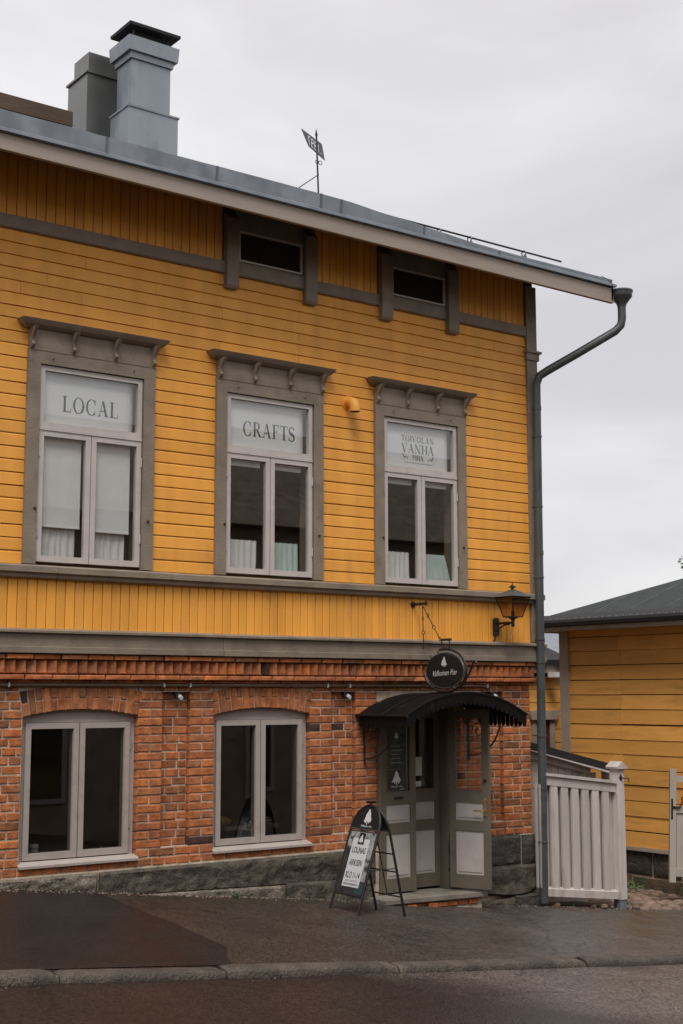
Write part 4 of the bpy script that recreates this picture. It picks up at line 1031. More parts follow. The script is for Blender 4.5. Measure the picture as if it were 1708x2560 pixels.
MB().tube([(.62, -.76, 7.60), (.70, -.80, 7.56), (.80, -.83, 7.44), (.92, -.82, 7.37)], .004, 6).build('gutter_wire', 'iron', dp)

# --- vent hood on the wall
vent = thing('wall_vent', 'yellow painted elbow vent on the boards between two upper windows', 'vent', (-2.73, -.0, 5.67))
MB().tube([(-2.735, .0, 5.70), (-2.735, -.07, 5.70), (-2.732, -.11, 5.685), (-2.73, -.13, 5.645), (-2.73, -.13, 5.585)], .062, 14).build('elbow', 'yellow', vent, True)
MB().tube([(-2.735, .0, 5.70), (-2.735, -.012, 5.70)], .082, 14).build('flange', 'yellow', vent, True)
MB().lathe([(.052, 0), (.054, .004)], (-2.73, -.13, 5.583), 12).build('vent_opening', 'dark', vent)

# --- wall lantern
lan = thing('wall_lantern', 'black wall lantern with smoked panes on a bracket by the house corner', 'lantern', (-.55, 0, 3.26))
lx, ly = -.557, -.315
MB().prism([(lx-.035, 3.18), (lx-.02, 3.155), (lx+.02, 3.155), (lx+.035, 3.18), (lx+.035, 3.345), (lx+.015, 3.373), (lx-.015, 3.373), (lx-.035, 3.345)], 'y', -.045, -.002).build('wall_plate', 'iron', lan)
m = MB().tube([(lx, -.04, 3.305), (lx, ly, 3.305)], .014, 8); m.tube([(lx, -.04, 3.215), (lx, -.10, 3.255), (lx, -.17, 3.285), (lx, -.26, 3.29)], .010, 8); m.build('arm', 'iron', lan, True)
MB().tube([(lx, ly, 3.255), (lx, ly, 3.335), (lx, ly, 3.345), (lx, ly, 3.372)], [.02, .02, .03, .08], 8).build('socket', 'iron', lan, True)
b0, b1, z0, z1 = .078, .142, 3.372, 3.600
m = MB()
for sx_ in (-1, 1):
    for sy_ in (-1, 1): m.tube([(lx+sx_*b0, ly+sy_*b0, z0), (lx+sx_*b1, ly+sy_*b1, z1)], .007, 6)
m.box(lx-b0-.006, lx+b0+.006, ly-b0-.006, ly+b0+.006, z0-.006, z0+.006)
for s_ in (-1, 1):
    m.box(lx-b1-.006, lx+b1+.006, ly+s_*b1-.006, ly+s_*b1+.006, z1-.008, z1+.006); m.box(lx+s_*b1-.006, lx+s_*b1+.006, ly-b1+.0065, ly+b1-.0065, z1-.008, z1+.006)
m.build('cage', 'iron', lan)
for k in range(4):
    a = R(90*k); rot = Matrix.Rotation(a, 4, 'Z')
    q = [Vector((-b0, -b0, 0)), Vector((b0, -b0, 0)), Vector((b1, -b1, z1-z0)), Vector((-b1, -b1, z1-z0))]
    MB().add([tuple((rot @ p)+Vector((lx, ly, z0))) for p in q], [(0, 1, 2, 3)]).build('pane', 'lanternglass', lan)
m = MB().add([(lx-.175, ly-.175, 3.604), (lx+.175, ly-.175, 3.604), (lx+.175, ly+.175, 3.604), (lx-.175, ly+.175, 3.604), (lx-.03, ly-.03, 3.69), (lx+.03, ly-.03, 3.69), (lx+.03, ly+.03, 3.69), (lx-.03, ly+.03, 3.69)],
             [(0, 3, 2, 1), (4, 5, 6, 7), (0, 1, 5, 4), (1, 2, 6, 5), (2, 3, 7, 6), (3, 0, 4, 7)]); m.build('lantern_roof', 'pipe', lan)
MB().lathe([(.02, 3.69), (.018, 3.71), (.05, 3.718), (.02, 3.742), (.006, 3.75), (.006, 3.772)], (lx, ly, 0), 10).build('finial', 'iron', lan, True)
MB().tube([(lx, ly, 3.37), (lx, ly, 3.43), (lx, ly, 3.45)], [.018, .022, .01], 8).build('lamp_holder', 'iron', lan)
MB().tube([(lx-.015, -.02, 3.155), (lx-.015, -.02, 3.12), (lx-.03, -.01, 3.10)], .009, 6).build('cable', 'iron', lan)
m = MB().tube([(lx, -.25, 3.29), (lx-.012, -.262, 3.23), (lx, -.272, 3.19)], .003, 5); m.tube([(lx, -.285, 3.29), (lx+.01, -.285, 3.23), (lx, -.272, 3.19)], .003, 5); m.tube([(lx, -.272, 3.19), (lx+.006, -.275, 3.10)], .007, 5); m.build('rope_loop', 'bread', lan)

# --- hanging oval sign with chains
SX = -1.813
sg = thing('hanging_sign', 'black oval hanging sign with a white tree and script name above the canopy', 'sign', (SX, 0, 2.5))
scy, scz, ra, rbz = -.545, 2.735, .30, .178
def oval(n, a, b): return [(scy+a*math.cos(2*math.pi*k/n), scz+b*math.sin(2*math.pi*k/n)) for k in range(n)]
MB().prism(oval(40, ra, rbz), 'x', SX-.012, SX+.012).build('oval_board', 'black', sg)
MB().tube([(SX, p[0], p[1]) for p in oval(40, ra+.012, rbz+.012)]+[(SX, oval(40, ra+.012, rbz+.012)[0][0], oval(40, ra+.012, rbz+.012)[0][1])], .011, 6, False).build('oval_rim', 'pipe', sg, True)
# open outer loop ending in a scroll
lp = []
for k in range(0, 33):
    a = R(75+k*8.6); lp.append((SX, scy+(ra+.05)*math.cos(a)*-1*-1, scz+(rbz+.055)*math.sin(a)))
lp2 = [(SX, scy-.20-.03*k, scz-.20+.052*k) for k in range(0, 1)]
m = MB().tube(lp, .014, 8)
m.tube([(SX, scy-.18, scz-.205), (SX, scy-.30, scz-.15), (SX, scy-.40, scz-.03), (SX, scy-.46, scz+.08), (SX, scy-.495, scz+.10), (SX, scy-.515, scz+.07)], .012, 8)
for yy in (scy+.10, scy-.12): m.tube([(SX, yy, scz-rbz-.03), (SX, yy, 2.465)], .009, 6)
for aa in (135, 160): m.tube([(SX, scy+(ra+.01)*math.cos(R(aa-90)), scz+(rbz+.01)*math.sin(R(aa-90))), (SX, scy+(ra+.05)*math.cos(R(aa-90)), scz+(rbz+.055)*math.sin(R(aa-90)))], .007, 6)
m.build('scroll_frame', 'iron', sg, True)
m = MB().tube([(SX, scy-.03, scz+rbz+.06), (SX, scy+.05, scz+rbz+.09), (SX, scy+.05, scz+rbz+.15), (SX, scy-.07, scz+rbz+.155), (SX, scy-.09, scz+rbz+.10), (SX, scy-.06, scz+rbz+.055)], .009, 6)
m.box(SX-.015, SX+.015, scy-.10, scy+.06, scz+rbz+.145, scz+rbz+.17); m.build('hanger_loop', 'iron', sg, True)
m = MB().tube([(SX, .0, 3.485), (SX, -.245, 3.485)], .016, 8); m.tube([(SX, -.002, 3.485), (SX, -.012, 3.485)], .035, 10); m.tube([(SX, -.235, 3.46), (SX, -.235, 3.51)], .012, 6); m.build('wall_arm', 'iron', sg, True)
def chain(p, q, n, name='chain'):
    p, q = Vector(p), Vector(q); m = MB(); d = (q-p)/n
    for i in range(n):
        a, b = p+d*i, p+d*(i+1)
        m.tube([a+d*.06, b-d*.18], .0055, 5); m.torus(b-d*.08, .02, .005, (1, .3 if i % 2 else -.3, 0), 10, 5)
    return m.build(name, 'iron', sg)
chain((SX, -.17, 3.47), (SX, -.47, 3.07), 3); chain((SX, -.17, 3.47), (SX, -.185, 2.99), 3)
tree_logo((SX-.0128, scy, scz+.035), -EY, EZ, .115, -EX, 3).build('tree_emblem', 'whiteink', sg)
obj('lettering', text_mesh('Valkoinen Puu', .088, (SX-.0135, scy+.005, scz-.055), (0, -1, .05), EZ, .45, .80), 'whiteink', sg)

# --- weather vane
van = thing('weather_vane', 'black weather vane on the roof with a pennant cut with a year', 'weather vane', (-.56, 3.6, 9.6))
MB().tube([(-.556, 3.6, 9.58), (-.598, 3.6, 10.60)], .013, 8).build('pole', 'iron', van)
MB().tube([(-.598, 3.6, 10.585), (-.599, 3.6, 10.62), (-.603, 3.6, 10.71)], [.013, .02, .002], 8).build('spike', 'iron', van)
MB().tube([(-.556, 3.6, 10.02), (-.93, 3.62, 9.72)], .008, 6).build('stay', 'iron', van)
MB().box(-.62, -.50, 3.54, 3.66, 9.56, 9.62).build('base_plate', 'iron', van)
for s_ in (-1, 1): MB().torus((-.556+s_*.03, 3.6, 10.205), .03, .005, (0, 1, 0), 10, 5).build('ring', 'iron', van)
def pennant():
    cu = bpy.data.curves.new('pennant', 'CURVE'); cu.dimensions = '2D'; cu.fill_mode = 'BOTH'; cu.extrude = .004
    def poly(pts):
        s_ = cu.splines.new('POLY'); s_.points.add(len(pts)-1); s_.use_cyclic_u = True
        for p, q in zip(s_.points, pts): p.co = (q[0], q[1], 0, 1)
    poly([(-.54, .085), (.17, .125), (.28, -.09), (-.28, -.085), (-.30, -.075)])
    def dig(x, shape):
        for s_ in shape: poly([(x+p[0], p[1]+.012) for p in s_])
    h = .066; w = .044
    dig(.055, [[(-.014, -h), (.016, -h), (.016, h), (-.014, h)]])
    dig(-.045, [[(-w, -h), (w, -h), (w, h), (-w, h)], [(-.016, .012), (.016, .012), (.016, h-.018), (-.016, h-.018)], [(-.016, -h+.018), (.016, -h+.018), (.016, -.012), (-.016, -.012)]])
    dig(-.155, [[(-w, h), (w, h), (w, -.012), (-w+.03, -.012), (-w+.03, -h+.016), (w, -h+.016), (w, -h), (-w, -h)], [(-.014, .008), (.016, .008), (.016, h-.018), (-.014, h-.018)]])
    dig(-.27, [[(w, h), (-w, h), (-w, h-.016), (.0, -h), (.03, -h), (-.004, h-.018), (w, h-.018)]])
    poly([(.15+.018*math.cos(R(k*45)), -.03+.022*math.sin(R(k*45))) for k in range(8)])
    ob = bpy.data.objects.new('pennant', cu); col.objects.link(ob); bpy.context.view_layer.update()
    me = bpy.data.meshes.new_from_object(ob.evaluated_get(bpy.context.evaluated_depsgraph_get())); bpy.data.objects.remove(ob); bpy.data.curves.remove(cu)
    a = R(30); rt = Vector((math.cos(a), math.sin(a), 0)); n_ = rt.cross(EZ)
    mm = Matrix((rt, EZ, n_)).transposed().to_4x4(); mm.translation = Vector((-.59, 3.6, 10.42)); me.transform(mm); me.materials.clear()
    o = obj('pennant', me, 'pipe', van); return o
pennant()

# ------------------------------------------------------------------ A-board on the pavement
ab = thing('pavement_sign', 'black arched A-board with a white lunch poster on the pavement by the door', 'sign board', (-3.2, -.93, gz(-3.2, -.93)))
ayc, ahw = -.93, .228
def side_pts(bx, sgn):
    base = Vector((bx, ayc, gz(bx, ayc)+.0)); top = Vector((-3.145, ayc, 1.372)); upv = (top-base); Lg = upv.length; upv /= Lg
    return base, upv, Lg
for sgn, bx in ((-1, -3.49), (1, -2.905)):
    base, upv, Lg = side_pts(bx, sgn); rt = Vector((0, -1, 0))
    shv = Lg-.25
    def A(u, v_, off=0.0):
        n_ = rt.cross(upv) if sgn < 0 else upv.cross(rt)
        return base+rt*u+upv*v_+n_*off
    def foot(u): 
        p = A(u, 0); return Vector((p.x, p.y, gz(p.x, p.y)+.003))
    path = [foot(-ahw), A(-ahw, .3), A(-ahw, shv)]+[A(-ahw*math.cos(R(k*15)), shv+(Lg-shv)*math.sin(R(k*15))) for k in range(1, 12)]+[A(ahw, shv), A(ahw, .3), foot(ahw)]
    fr_ = MB().tube(path, .0135, 8).build('frame', 'black', ab, True)
    # arched header plate
    hp = [A(-ahw+.012, shv+.012)]+[A(-(ahw-.012)*math.cos(R(k*15)), shv+.012+(Lg-shv-.026)*math.sin(R(k*15))) for k in range(1, 12)]+[A(ahw-.012, shv+.012)]
    n_ = rt.cross(upv) if sgn < 0 else upv.cross(rt); nh = len(hp)
    MB().add([p+n_*.004 for p in hp]+[p-n_*.004 for p in hp], [tuple(range(nh)), tuple(range(nh, 2*nh))[::-1]]+[(i, (i+1) % nh, nh+(i+1) % nh, nh+i) for i in range(nh)]).build('header_plate', 'black', fr_)
    MB().tube([A(-ahw, shv+.004), A(ahw, shv+.004)], .009, 6).build('cross_bar', 'pipe', fr_)
    if sgn < 0:
        v0, v1 = .17, shv-.012
        def plate(u0, u1, a, b, o0, o1):
            q = [A(u0, a, o0), A(u1, a, o0), A(u1, b, o0), A(u0, b, o0), A(u0, a, o1), A(u1, a, o1), A(u1, b, o1), A(u0, b, o1)]
            return MB().add(q, [(0, 3, 2, 1), (4, 5, 6, 7), (0, 1, 5, 4), (1, 2, 6, 5), (2, 3, 7, 6), (3, 0, 4, 7)])
        panel = plate(-ahw+.012, ahw-.012, v0, v1, -.004, .004).build('poster_panel', 'posterdark', ab)
        plate(-ahw+.02, -.13, v0+.45, v1-.012, .0045, .006).build('poster_photo', 'postergrey', panel)
        plate(.135, ahw-.02, v0+.14, v1-.012, .0045, .006).build('poster_photo', 'postergrey', panel)
        plate(-.13, .135, v1-.10, v1-.012, .0045, .0058).build('poster_photo', 'postergrey', panel)
        plate(.09, ahw-.02, v0+.014, v0+.12, .0045, .0062).build('poster_corner', 'tealink', panel)
        plate(-.135, .135, v0+.075, v1-.075, .0064, .0075).build('poster_sheet', 'posterwhite', panel)
        plate(-.048, .048, v1-.135, v1-.02, .0078, .0085).build('logo_block', 'black', panel)
        o = A(0, v1-.125, .0095); tree_logo(o, rt, upv, .09, n_, 9).build('tree_emblem', 'whiteink', panel)
        for s_, v_, sz, mm, xs2 in (('LOUNAS', v1-.222, .086, 'ink', .64), ('ARKISIN', v1-.345, .086, 'ink', .64), ('KLO 11-14', v1-.468, .086, 'ink', .58), ('KATSO LOUNASLISTA', v0+.125, .028, 'greyink', .72), ('WWW.VALKOINENPUU.FI', v0+.09, .030, 'ink', .66)):
            obj('lettering', text_mesh(s_, sz, A(0, v_, .0082), rt, upv, 0, xs2, bold=.0009 if sz > .05 else 0), mm, panel)
        MB().tube([A(-ahw, v0-.004), A(ahw, v0-.004)], .009, 6).build('cross_bar', 'black', fr_)
        tree_logo(A(.01, shv+.055, .0045), rt, upv, .155, n_, 12).build('tree_emblem', 'whiteink', fr_)
        obj('lettering', text_mesh('Valkoinen Puu', .030, A(.01, shv+.03, .0052), rt, upv, .35), 'whiteink', fr_)
    else:
        for v_ in (.19, .44, .62): MB().tube([A(-ahw, v_), A(ahw, v_)], .008, 6).build('cross_bar', 'black', fr_)
        MB().tube([A(0, .19), A(0, shv)], .006, 6).build('middle_bar', 'black', fr_)
m = MB(); m.tube([(-3.145, ayc, 1.375), (-3.145, ayc, 1.40)], .014, 8); m.tube([(-3.16, ayc+.05, 1.405), (-3.13, ayc-.06, 1.41)], .013, 8); m.build('top_clamp', 'black', ab, True)
MB().tube([(-3.36, ayc-ahw, .77), (-3.0, ayc-ahw, .77)], .005, 6).build('stay_bar', 'black', ab)

# ------------------------------------------------------------------ fence, shed, gate
fs = -.115   # street fall along the fence
fence = thing('board_fence', 'white board fence panel between the downpipe and the gate post', 'fence', (.75, -.1, gz(.75)))
def slope_bar(x0, x1, z0, h, y0, y1, s_=fs): return MB().prism([(x0, z0+s_*x0), (x1, z0+s_*x1), (x1, z0+s_*x1+h), (x0, z0+s_*x0+h)], 'y', y0, y1)
slope_bar(.06, 1.305, 1.415, .105, -.14, -.085).build('top_rail', 'fence', fence); slope_bar(.06, 1.305, 1.522, .035, -.165, -.07).build('cap_rail', 'fence', fence)
MB().prism([(-.15, .0), (-.085, .0), (-.085, .11), (-.11, .11), (-.15, .085)], 'x', 0, 1.245).xf(Matrix.Translation((.06, 0, .125+fs*.06)) @ Matrix.Rotation(math.atan(-fs), 4, 'Y')).build('bottom_rail', 'fence', fence)
for i in range(8):
    x = .005+.178*i
    if x < 1.25: slope_bar(x, x+.114, .215, 1.2, -.135, -.108).build('cover_board', 'fence', fence)
    slope_bar(max(.0, x-.07), min(1.30, x+.102), .2155, 1.199, -.072, -.052).build('back_board', 'fence', fence) if x-.07 < 1.25 else None
post = thing('gate_post', 'white gate post with a peaked cap and an iron hook', 'post', (1.375, -.1, gz(1.375)))
MB().box(1.312, 1.438, -.165, -.04, gz(1.37)+.12, 1.55).build('shaft', 'fence', post)
MB().box(1.32, 1.43, -.155, -.05, gz(1.37)-.15, gz(1.37)+.12).build('steel_shoe', 'zinc', post)
MB().prism([(1.285, 1.55), (1.465, 1.55), (1.47, 1.575), (1.376, 1.64), (1.28, 1.575)], 'y', -.20, -.005).build('cap', 'fence', post)
MB().prism([(1.375, 1.40), (1.405, 1.44), (1.375, 1.48), (1.345, 1.44)], 'y', -.172, -.166).build('hook_plate', 'iron', post)
MB().tube([(1.375, -.17, 1.44), (1.40, -.21, 1.435), (1.44, -.22, 1.44), (1.47, -.22, 1.41), (1.455, -.22, 1.395)], .008, 6).build('hook', 'iron', post)
shed = thing('bin_shed', 'low white boarded shed with a sloping black felt roof behind the fence', 'shed', (1.2, .8, gz(1.2)))
zs = lambda x: 1.665-.216*(x-.73)
MB().prism([(.25, zs(.25)+.09), (1.93, zs(1.93)+.09), (1.93, zs(1.93)+.115), (.25, zs(.25)+.115)], 'y', .30, 1.5).build('felt_roof', 'feltblack', shed)
MB().prism([(.25, zs(.25)+.03), (1.90, zs(1.90)+.03), (1.935, zs(1.93)+.125), (.25, zs(.25)+.125)], 'y', .27, .298).build('felt_edge', 'feltblack', shed)
MB().prism([(.25, zs(.25)+.02), (1.83, zs(1.83)+.0), (1.83, zs(1.83)+.028), (.25, zs(.25)+.028)], 'y', .26, .30).build('white_trim', 'fence', shed)
for i in range(9):
    x = .30+i*.118
    MB().prism([(x, gz(x)-.05), (x+.112, gz(x)-.05), (x+.112, zs(x+.112)-.03), (x, zs(x)-.03)], 'y', .42, .445).build('wall_board', 'fence', shed)
MB().prism([(.28, zs(.28)-.06), (1.40, zs(1.40)-.06), (1.40, zs(1.40)+.02), (.28, zs(.28)+.02)], 'y', .36, .418).build('eave_beam', 'fence', shed)
MB().box(1.80, 1.9, .45, .55, gz(1.85)-.05, zs(1.85)+.08).build('corner_post', 'fence', shed)
MB().box(1.36, 1.80, .46, .50, 1.30, 1.34).build('inner_rail', 'wornplank', shed)
tag(MB().box(1.40, 1.58, .44, .455, 1.345, 1.47).build('yard_notice', 'paper'), 'small white notice in the gap under the shed roof', 'notice')
gate = thing('gate_leaf', 'weathered pale gate leaf standing ajar at the edge of the yard', 'gate', (4.3, -.1, gz(4.3)))
def gate_build():
    w, hh = 1.32, 1.52; ga = math.atan2(.85, -1.0)
    M4 = Matrix.Translation((4.3, -.1, gz(4.3)+.36)) @ Matrix.Rotation(math.atan2(.80, -1.0), 4, 'Z')
    M4 = M4 @ Matrix.Rotation(R(-2.2), 4, 'Y')
    def bx(name, x0, x1, y0, y1, z0, z1, mm='gate'): MB().box(x0, x1, y0, y1, z0, z1).xf(M4).build(name, mm, gate)
    bx('stile', w-.085, w, -.04, .04, 0, hh); bx('stile', 0, .085, -.04, .04, 0, hh)
    bx('top_rail', .085, w-.085, -.025, .025, hh-.17, hh-.09); bx('middle_rail', .085, w-.085, -.03, .03, .93, 1.02); bx('bottom_rail', .085, w-.085, -.03, .03, .08, .18)
    for i in range(10):
        x = .09+i*.114; bx('gate_board', x, x+.108, -.012, .012, .18, .93)
    bx('latch_plate', w-.04, w-.015, .04, .05, .85, 1.12, 'iron'); bx('latch_bar', w-.14, w-.03, .04, .062, 1.0, 1.02, 'iron')
    MB().tube([(w-.13, .06, 1.02), (w-.16, .07, 1.08), (w-.15, .07, 1.13), (w-.17, .07, 1.16)], .009, 6).xf(M4).build('latch_handle', 'iron', gate)
gate_build()
gp = thing('hinge_post', 'pale hinge post of the gate beside the ochre outbuilding', 'post', (4.36, -.1, gz(4.36)))
MB().box(4.31, 4.43, -.16, -.04, gz(4.36)-.1, 1.5).build('shaft', 'fence', gp); MB().prism([(4.29, 1.5), (4.45, 1.5), (4.37, 1.57)], 'y', -.18, -.02).build('cap', 'fence', gp)
# loose stones under the fence
random.seed(12)
for k, (x, lab) in enumerate(((.92, 'loose stone under the middle of the white fence'), (1.06, 'loose stone under the fence, second from the gate post'), (1.22, 'pale loose stone under the fence right against the gate post'), (1.52, 'loose stone in the yard right beside the gate post weed'), (1.68, 'loose stone in the yard a hand beyond the gate post weed'), (.30, 'loose stone under the fence close to the downpipe'))):
    m = MB(); s_ = random.uniform(.03, .06); prof = [(.25, -.3), (.85, -.1), (1, .25), (.8, .7), (.35, .95)]
    m.lathe([(r_*s_, z*s_) for r_, z in prof], (x, -.09+random.uniform(-.05, .05), gz(x)+.01), 8)
    m.v = [(p[0]*1+.012*nz3(p[0]*30, p[1]*30, k), p[1]+.012*nz3(p[1]*30, p[2]*30, k+3), p[2]) for p in m.v]
    o = tag(m.build('loose_stone', 'pinkstone', smooth=True), lab, 'stone', 'loose stones along the foot of the fence')

# ------------------------------------------------------------------ ochre outbuilding to the right
XN = 4.5
nb_ = thing('ochre_outbuilding', 'low ochre boarded outbuilding with a hipped black felt roof across the yard', 'outbuilding', (6.5, 1.5, gz(6.5)))
MB().box(XN+.03, 9.5, -.4, 3.82, .15, 3.5).build('wall', 'shell', nb_)
m = board_me = MB().prism([(XN+.03, .005), (XN-.004, .005), (XN+.004, .218), (XN+.012, .223), (XN+.03, .223)], 'y', -.5, .5)
m.v = [(p[0]-XN, p[1], p[2]) for p in [(a[0], a[1], a[2]) for a in m.v]]
obm = MB(); obm.v = [(p[0], p[1], p[2]) for p in m.v]; obm.f = m.f
ob_me = obm.mesh('wall_board'); ob_me.materials.append(mt['ochre'])
rb = random.Random(4)
for i in range(15):
    z = .175+i*.2285
    j = 2.62+(rb.uniform(-.04, .04) if i > 3 else 0)
    for a, b in ((-.4, j-.002), (j+.002, 3.69)):
        inst('wall_board', ob_me, (XN+rb.uniform(-.004, .004), (a+b)/2, z+rb.uniform(-.006, .006)), nb_, (rb.uniform(-.0022, .0022), 0, 0), (1, b-a, 1))
MB().box(XN-.03, XN+.05, 3.685, 3.875, .1, 3.50).build('corner_board', 'beige', nb_)
MB().box(XN-.035, XN+.03, -.4, 3.684, .118, .172).build('base_board', 'beige', nb_)
fst = MB().box(XN+.06, 9.4, -.4, 3.8, -.9, .12).build('foundation', 'mortar', nb_)
for i, (a, b, z0, z1) in enumerate(((-.4, .55, -.28, .115), (.57, 1.55, -.26, .115), (1.57, 2.10, -.25, .115), (2.12, 3.05, -.24, .115), (3.07, 3.8, -.22, .115), (-.4, 1.2, -.9, -.29), (1.22, 2.5, -.9, -.28), (2.52, 3.8, -.9, -.26))):
    nx_ = 10; vv = []
    for p in range(nx_+1):
        for q in range(6):
            y = a+(b-a)*p/nx_; z = z0+(z1-z0)*q/5; e = min(1, min(p, nx_-p))*min(1, min(q, 5-q))
            vv.append((XN+.05-e*(.03+.03*nz3(y*4, z*5, i)), y, z))
    ff = [(p*6+q, p*6+q+1, (p+1)*6+q+1, (p+1)*6+q) for p in range(nx_) for q in range(5)]
    MB().add(vv, ff).build('foundation_stone', 'soil' if i > 4 else 'granite', fst, True)
# hipped felt roof
ex, ey, ez, th = 4.05, 4.3, 3.62, math.tan(R(21))
rw = 3.2
m = MB().add([(ex, -.9, ez), (ex, ey, ez), (ex+rw, ey-rw, ez+rw*th), (ex+rw, -.9+.0, ez+rw*th), (ex+2*rw, ey, ez), (ex+2*rw, -.9, ez)],
             [(0, 3, 2, 1), (1, 2, 4), (2, 3, 5, 4), (0, 1, 4, 5), (0, 5, 3)])
nroof = m.build('roof', 'felt', nb_)
MB().prism([(ex+.03, 3.47), (ex+.065, 3.47), (ex+.065, 3.545), (ex+.03, 3.545)], 'y', -.9, ey-.02).build('eave_board', 'beige', nroof)
MB().prism([(ex+.04, 3.53), (ex-.02, 3.545), (ex-.03, 3.60), (ex-.01, 3.64), (ex+.25, 3.64+.255*th), (ex+.25, 3.62+.25*th), (ex+.06, 3.60)], 'y', -.9, ey).build('felt_edge', 'feltblack', nroof)
MB().box(ex+.065, XN+.1, -.9, ey-.05, 3.48, 3.50).build('soffit', 'beige', nroof)
MB().box(ex+.065, 9, ey-.09, ey-.05, 3.47, 3.56).build('end_board', 'beige', nroof)
m = MB()
for y in (3.75, 3.0, 2.3, 1.6, .9):
    u = .42
    while u < min(rw, ey-y)-.05:
        x = ex+u; z = ez+u*th+.004; m.box(x-.008, x+.008, y-.008, y+.008, z, z+.006); u += .052
tag(m.build('nail_heads', 'nails', nroof), kind='stuff')
m = MB(); y = -.8
while y < ey-.05:
    m.box(ex+.03, ex+.044, y-.007, y+.007, 3.655, 3.664); y += .14
tag(m.build('edge_nails', 'nails', nroof), kind='stuff')
# rear wing seen past the downpipe
rw_ = thing('rear_wing', 'small ochre wing with a dark door casing seen between the downpipe and the outbuilding', 'outbuilding', (6, 6.5, gz(6)))
YW = 5.5
MB().box(3.2, 8.5, YW+.03, 8.5, -.6, 2.95).build('wall', 'shell', rw_)
for i in range(14):
    z = -.5+i*.235
    if z+.23 < 2.86:
        for a, b in ((3.2, 5.40), (5.96, 8.5)) if z < 1.95 else ((3.2, 8.5),):
            MB().prism([(YW+.03, .004), (YW, .004), (YW+.004, .222), (YW+.012, .228), (YW+.03, .228)], 'x', a, b).xf(Matrix.Translation((0, 0, z))).build('wall_board', 'ochre', rw_)
MB().box(3.2, 6.22, YW-.16, YW+.0, 2.84, 2.96).build('eave_board', 'beige', rw_)
MB().prism([(YW-.22, 2.962), (YW-.22, 3.07), (YW+1.6, 3.75), (YW+3.2, 2.962)], 'x', 3.0, 6.26).build('roof', 'feltblack', rw_)
m = MB(); m.box(5.84, 5.95, YW-.03, YW+.03, -.5, 2.02); m.box(5.41, 5.50, YW-.03, YW+.03, -.5, 2.02); m.prism([(5.36, 2.02), (5.98, 2.02), (6.04, 2.14), (6.05, 2.18), (5.30, 2.18), (5.31, 2.14)], 'y', YW-.07, YW+.03)
m.build('door_casing', 'beige', rw_)
MB().box(5.50, 5.84, YW-.005, YW+.028, -.5, 2.02).build('door', 'terracotta', rw_)
wl_ = thing('yard_lamp', 'white floodlight on the rear wing under its eave', 'lamp', (5.8, YW-.2, 2.85))
MB().box(5.66, 5.86, YW-.34, YW-.17, 2.76, 2.85).build('lamp_body', 'lampwhite', wl_)
MB().tube([(5.78, YW-.25, 2.76), (5.83, YW-.25, 2.70), (5.80, YW-.22, 2.68)], .012, 6).build('cable', 'lampwhite', wl_)
# far roofs
fh = thing('distant_house', 'pale grey distant house roof on the skyline beyond the yard', 'house', (27, 30, -2))
MB().box(20, 34, 28, 36, -4, 4.0).build('wall', 'farwall', fh); MB().prism([(27.4, 4.0), (36.6, 4.0), (32, 5.3)], 'x', 19.5, 34.5).build('roof', 'zinc', fh)
for x in (24.0, 25.0, 26.0): MB().box(x, x+.5, 27.95, 28.0, 2.2, 3.4).build('window', 'glass_low', fh)
MB().box(24.9, 25.6, 31.5, 32.2, 5.0, 6.1).build('chimney', 'farwall', fh)
c1 = thing('brick_chimney', 'thin red brick chimney rising behind the rear wing', 'chimney', (6.9, 7.6, 0))
MB().box(6.76, 7.05, 7.4, 7.9, 2.9, 3.62).build('mortar_core', 'mortar', c1)
for k in range(9):
    for q in range(2): MB().box(6.755+q*.15, 6.895+q*.155, 7.392, 7.905, 2.95+k*.075, 3.012+k*.075).build('brick', 'brick', c1)
c2 = thing('black_chimney', 'black sheet chimney rising behind the rear wing', 'chimney', (6.5, 6.8, 0))
MB().box(6.42, 6.75, 6.5, 6.9, 2.9, 3.44).build('stack', 'feltblack', c2); MB().box(6.40, 6.77, 6.48, 6.92, 3.44, 3.46).build('cap', 'feltblack', c2)

# ------------------------------------------------------------------ plants
def leafy(name, parent, centre, rad, n, size, seed, mat='leaf'):
    rn = random.Random(seed); m = MB()
    for _ in range(n):
        while True:
            p = Vector((rn.uniform(-1, 1), rn.uniform(-1, 1), rn.uniform(-1, 1)))
            if p.length <= 1 and nz3(p.x*2+seed, p.y*2, p.z*2) > -.12: break
        p = Vector((centre[0]+p.x*rad[0], centre[1]+p.y*rad[1], centre[2]+p.z*rad[2]))
        d = Vector((rn.uniform(-1, 1), rn.uniform(-1, 1), rn.uniform(-.8, .5))).normalized(); w = d.orthogonal().normalized()*size*.35; d *= size*rn.uniform(.7, 1.3)
        m.add([p, p+d*.5+w, p+d, p+d*.5-w], [(0, 1, 2, 3)])
    return m.build(name, mat, parent)
tr = thing('garden_tree', 'small green leafy tree showing past the outbuilding roof', 'tree', (18.2, 8.6, -1.7))
MB().tube([(18.2, 8.6, -1.9), (18.1, 8.5, 1), (18.0, 8.5, 3), (18.2, 8.4, 5)], [.18, .15, .11, .05], 8).build('trunk', 'bark', tr, True)
MB().tube([(18.0, 8.5, 3.2), (15.5, 8.2, 4.9), (12.85, 8.0, 5.5)], [.06, .04, .008], 6).build('branch', 'bark', tr, True)
leafy('crown', tr, (18.2, 8.5, 5.2), (2.2, 1.9, 1.6), 1800, .13, 5); leafy('crown', tr, (12.84, 8.0, 5.45), (.14, .2, .2), 26, .11, 9)
wd = thing('weed_tuft', 'green weed growing at the foot of the gate post', 'plant', (1.52, -.02, gz(1.52)))
leafy('leaves', wd, (1.53, .0, gz(1.5)+.09), (.07, .07, .10), 70, .05, 2)
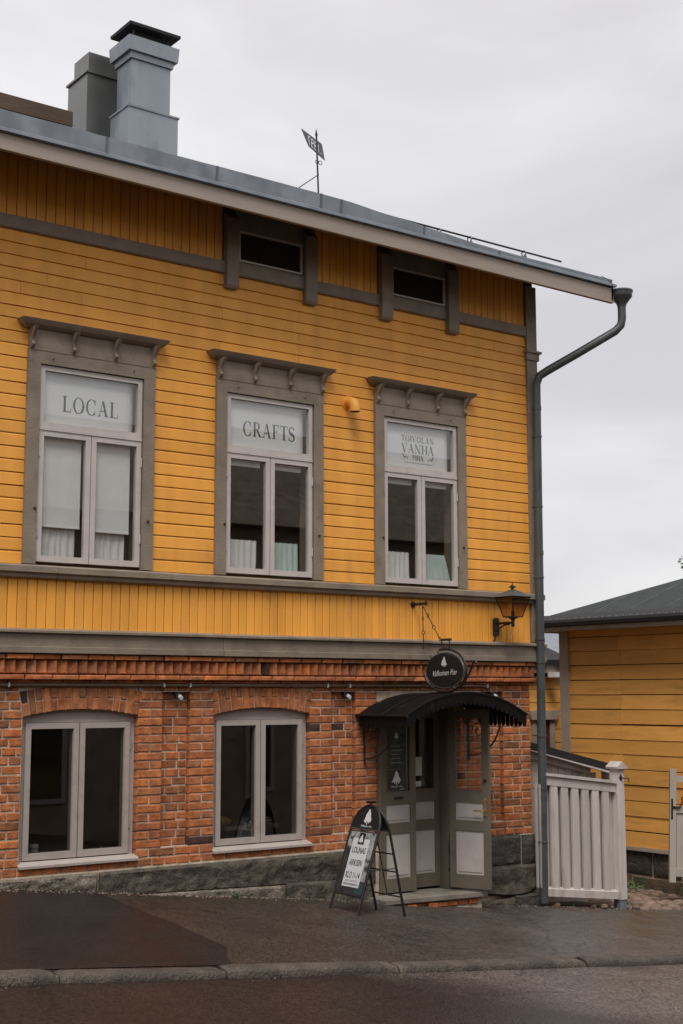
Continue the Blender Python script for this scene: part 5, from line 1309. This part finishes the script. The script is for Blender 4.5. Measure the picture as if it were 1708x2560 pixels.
wd = thing('weed_tuft', 'low green weeds along the outbuilding foundation', 'plant', (4.2, 2.4, gz(4.2, 2.4)))
leafy('leaves', wd, (4.2, 2.4, gz(4.2, 2.4)+.05), (.2, .35, .06), 160, .05, 3)

rg = random.Random(77); m = MB()
def pebble(x, y, z, r_):
    v = [(x+r_*rg.uniform(.7, 1.2)*dx, y+r_*rg.uniform(.7, 1.2)*dy, z+r_*.7*dz_) for dx, dy, dz_ in ((1, 0, 0), (0, 1, 0), (-1, 0, 0), (0, -1, 0), (0, 0, 1))]
    m.add(v, [(0, 1, 4), (1, 2, 4), (2, 3, 4), (3, 0, 4)])
for _ in range(900):
    x = rg.uniform(-8, 1.9); y = -.04-abs(rg.gauss(0, .09)); pebble(x, y, gz(x, y)+.008, rg.uniform(.004, .014))
for _ in range(500):
    x = rg.uniform(-9, 4); y = kerb_y(x)-.05-abs(rg.gauss(0, .12)); pebble(x, y, gz(x, y)-.064, rg.uniform(.004, .012))
tag(m.build('grit', 'pinkstone'), 'fine grit lying along the wall foot and the gutter of the road', 'grit', kind='stuff')
for k_, (x, y, n_, lab) in enumerate(((-.95, -.10, 30, 'tiny weed sprouting at the wall foot beside the doorstep'), (-4.2, -.10, 26, 'tiny weed sprouting at the wall foot below the second arched window'), (.55, -.06, 34, 'small weed sprouting under the white fence'))):
    wd = thing('weed_tuft', lab, 'plant', (x, y, gz(x, y)))
    leafy('leaves', wd, (x, y, gz(x, y)+.03), (.05, .03, .035), n_, .03, 40+k_)

# ------------------------------------------------------------------ house across the street (behind the camera; seen in the panes)
oh = thing('brown_house', 'brown timber house across the street, mirrored in the window panes', 'house', (9, -17.5, gz(9, -12)))
MB().box(-22, 30, -21, -14.6, -3, 6.4).build('wall', 'brown', oh)
MB().prism([(-14.0, 6.3), (-21.6, 6.3), (-17.8, 9.2)], 'x', -22.6, 30.6).build('roof', 'redroof', oh)
for i in range(12):
    x = -2.5+i*2.5
    for z in (.2, 3.4):
        w_ = MB().frame(x, x+1.1, z, z+1.7, .1, -14.6, -14.54).build('window', 'white', oh); MB().box(x+.1, x+1.0, -14.598, -14.58, z+.1, z+1.6).build('pane', 'glass_low', w_)
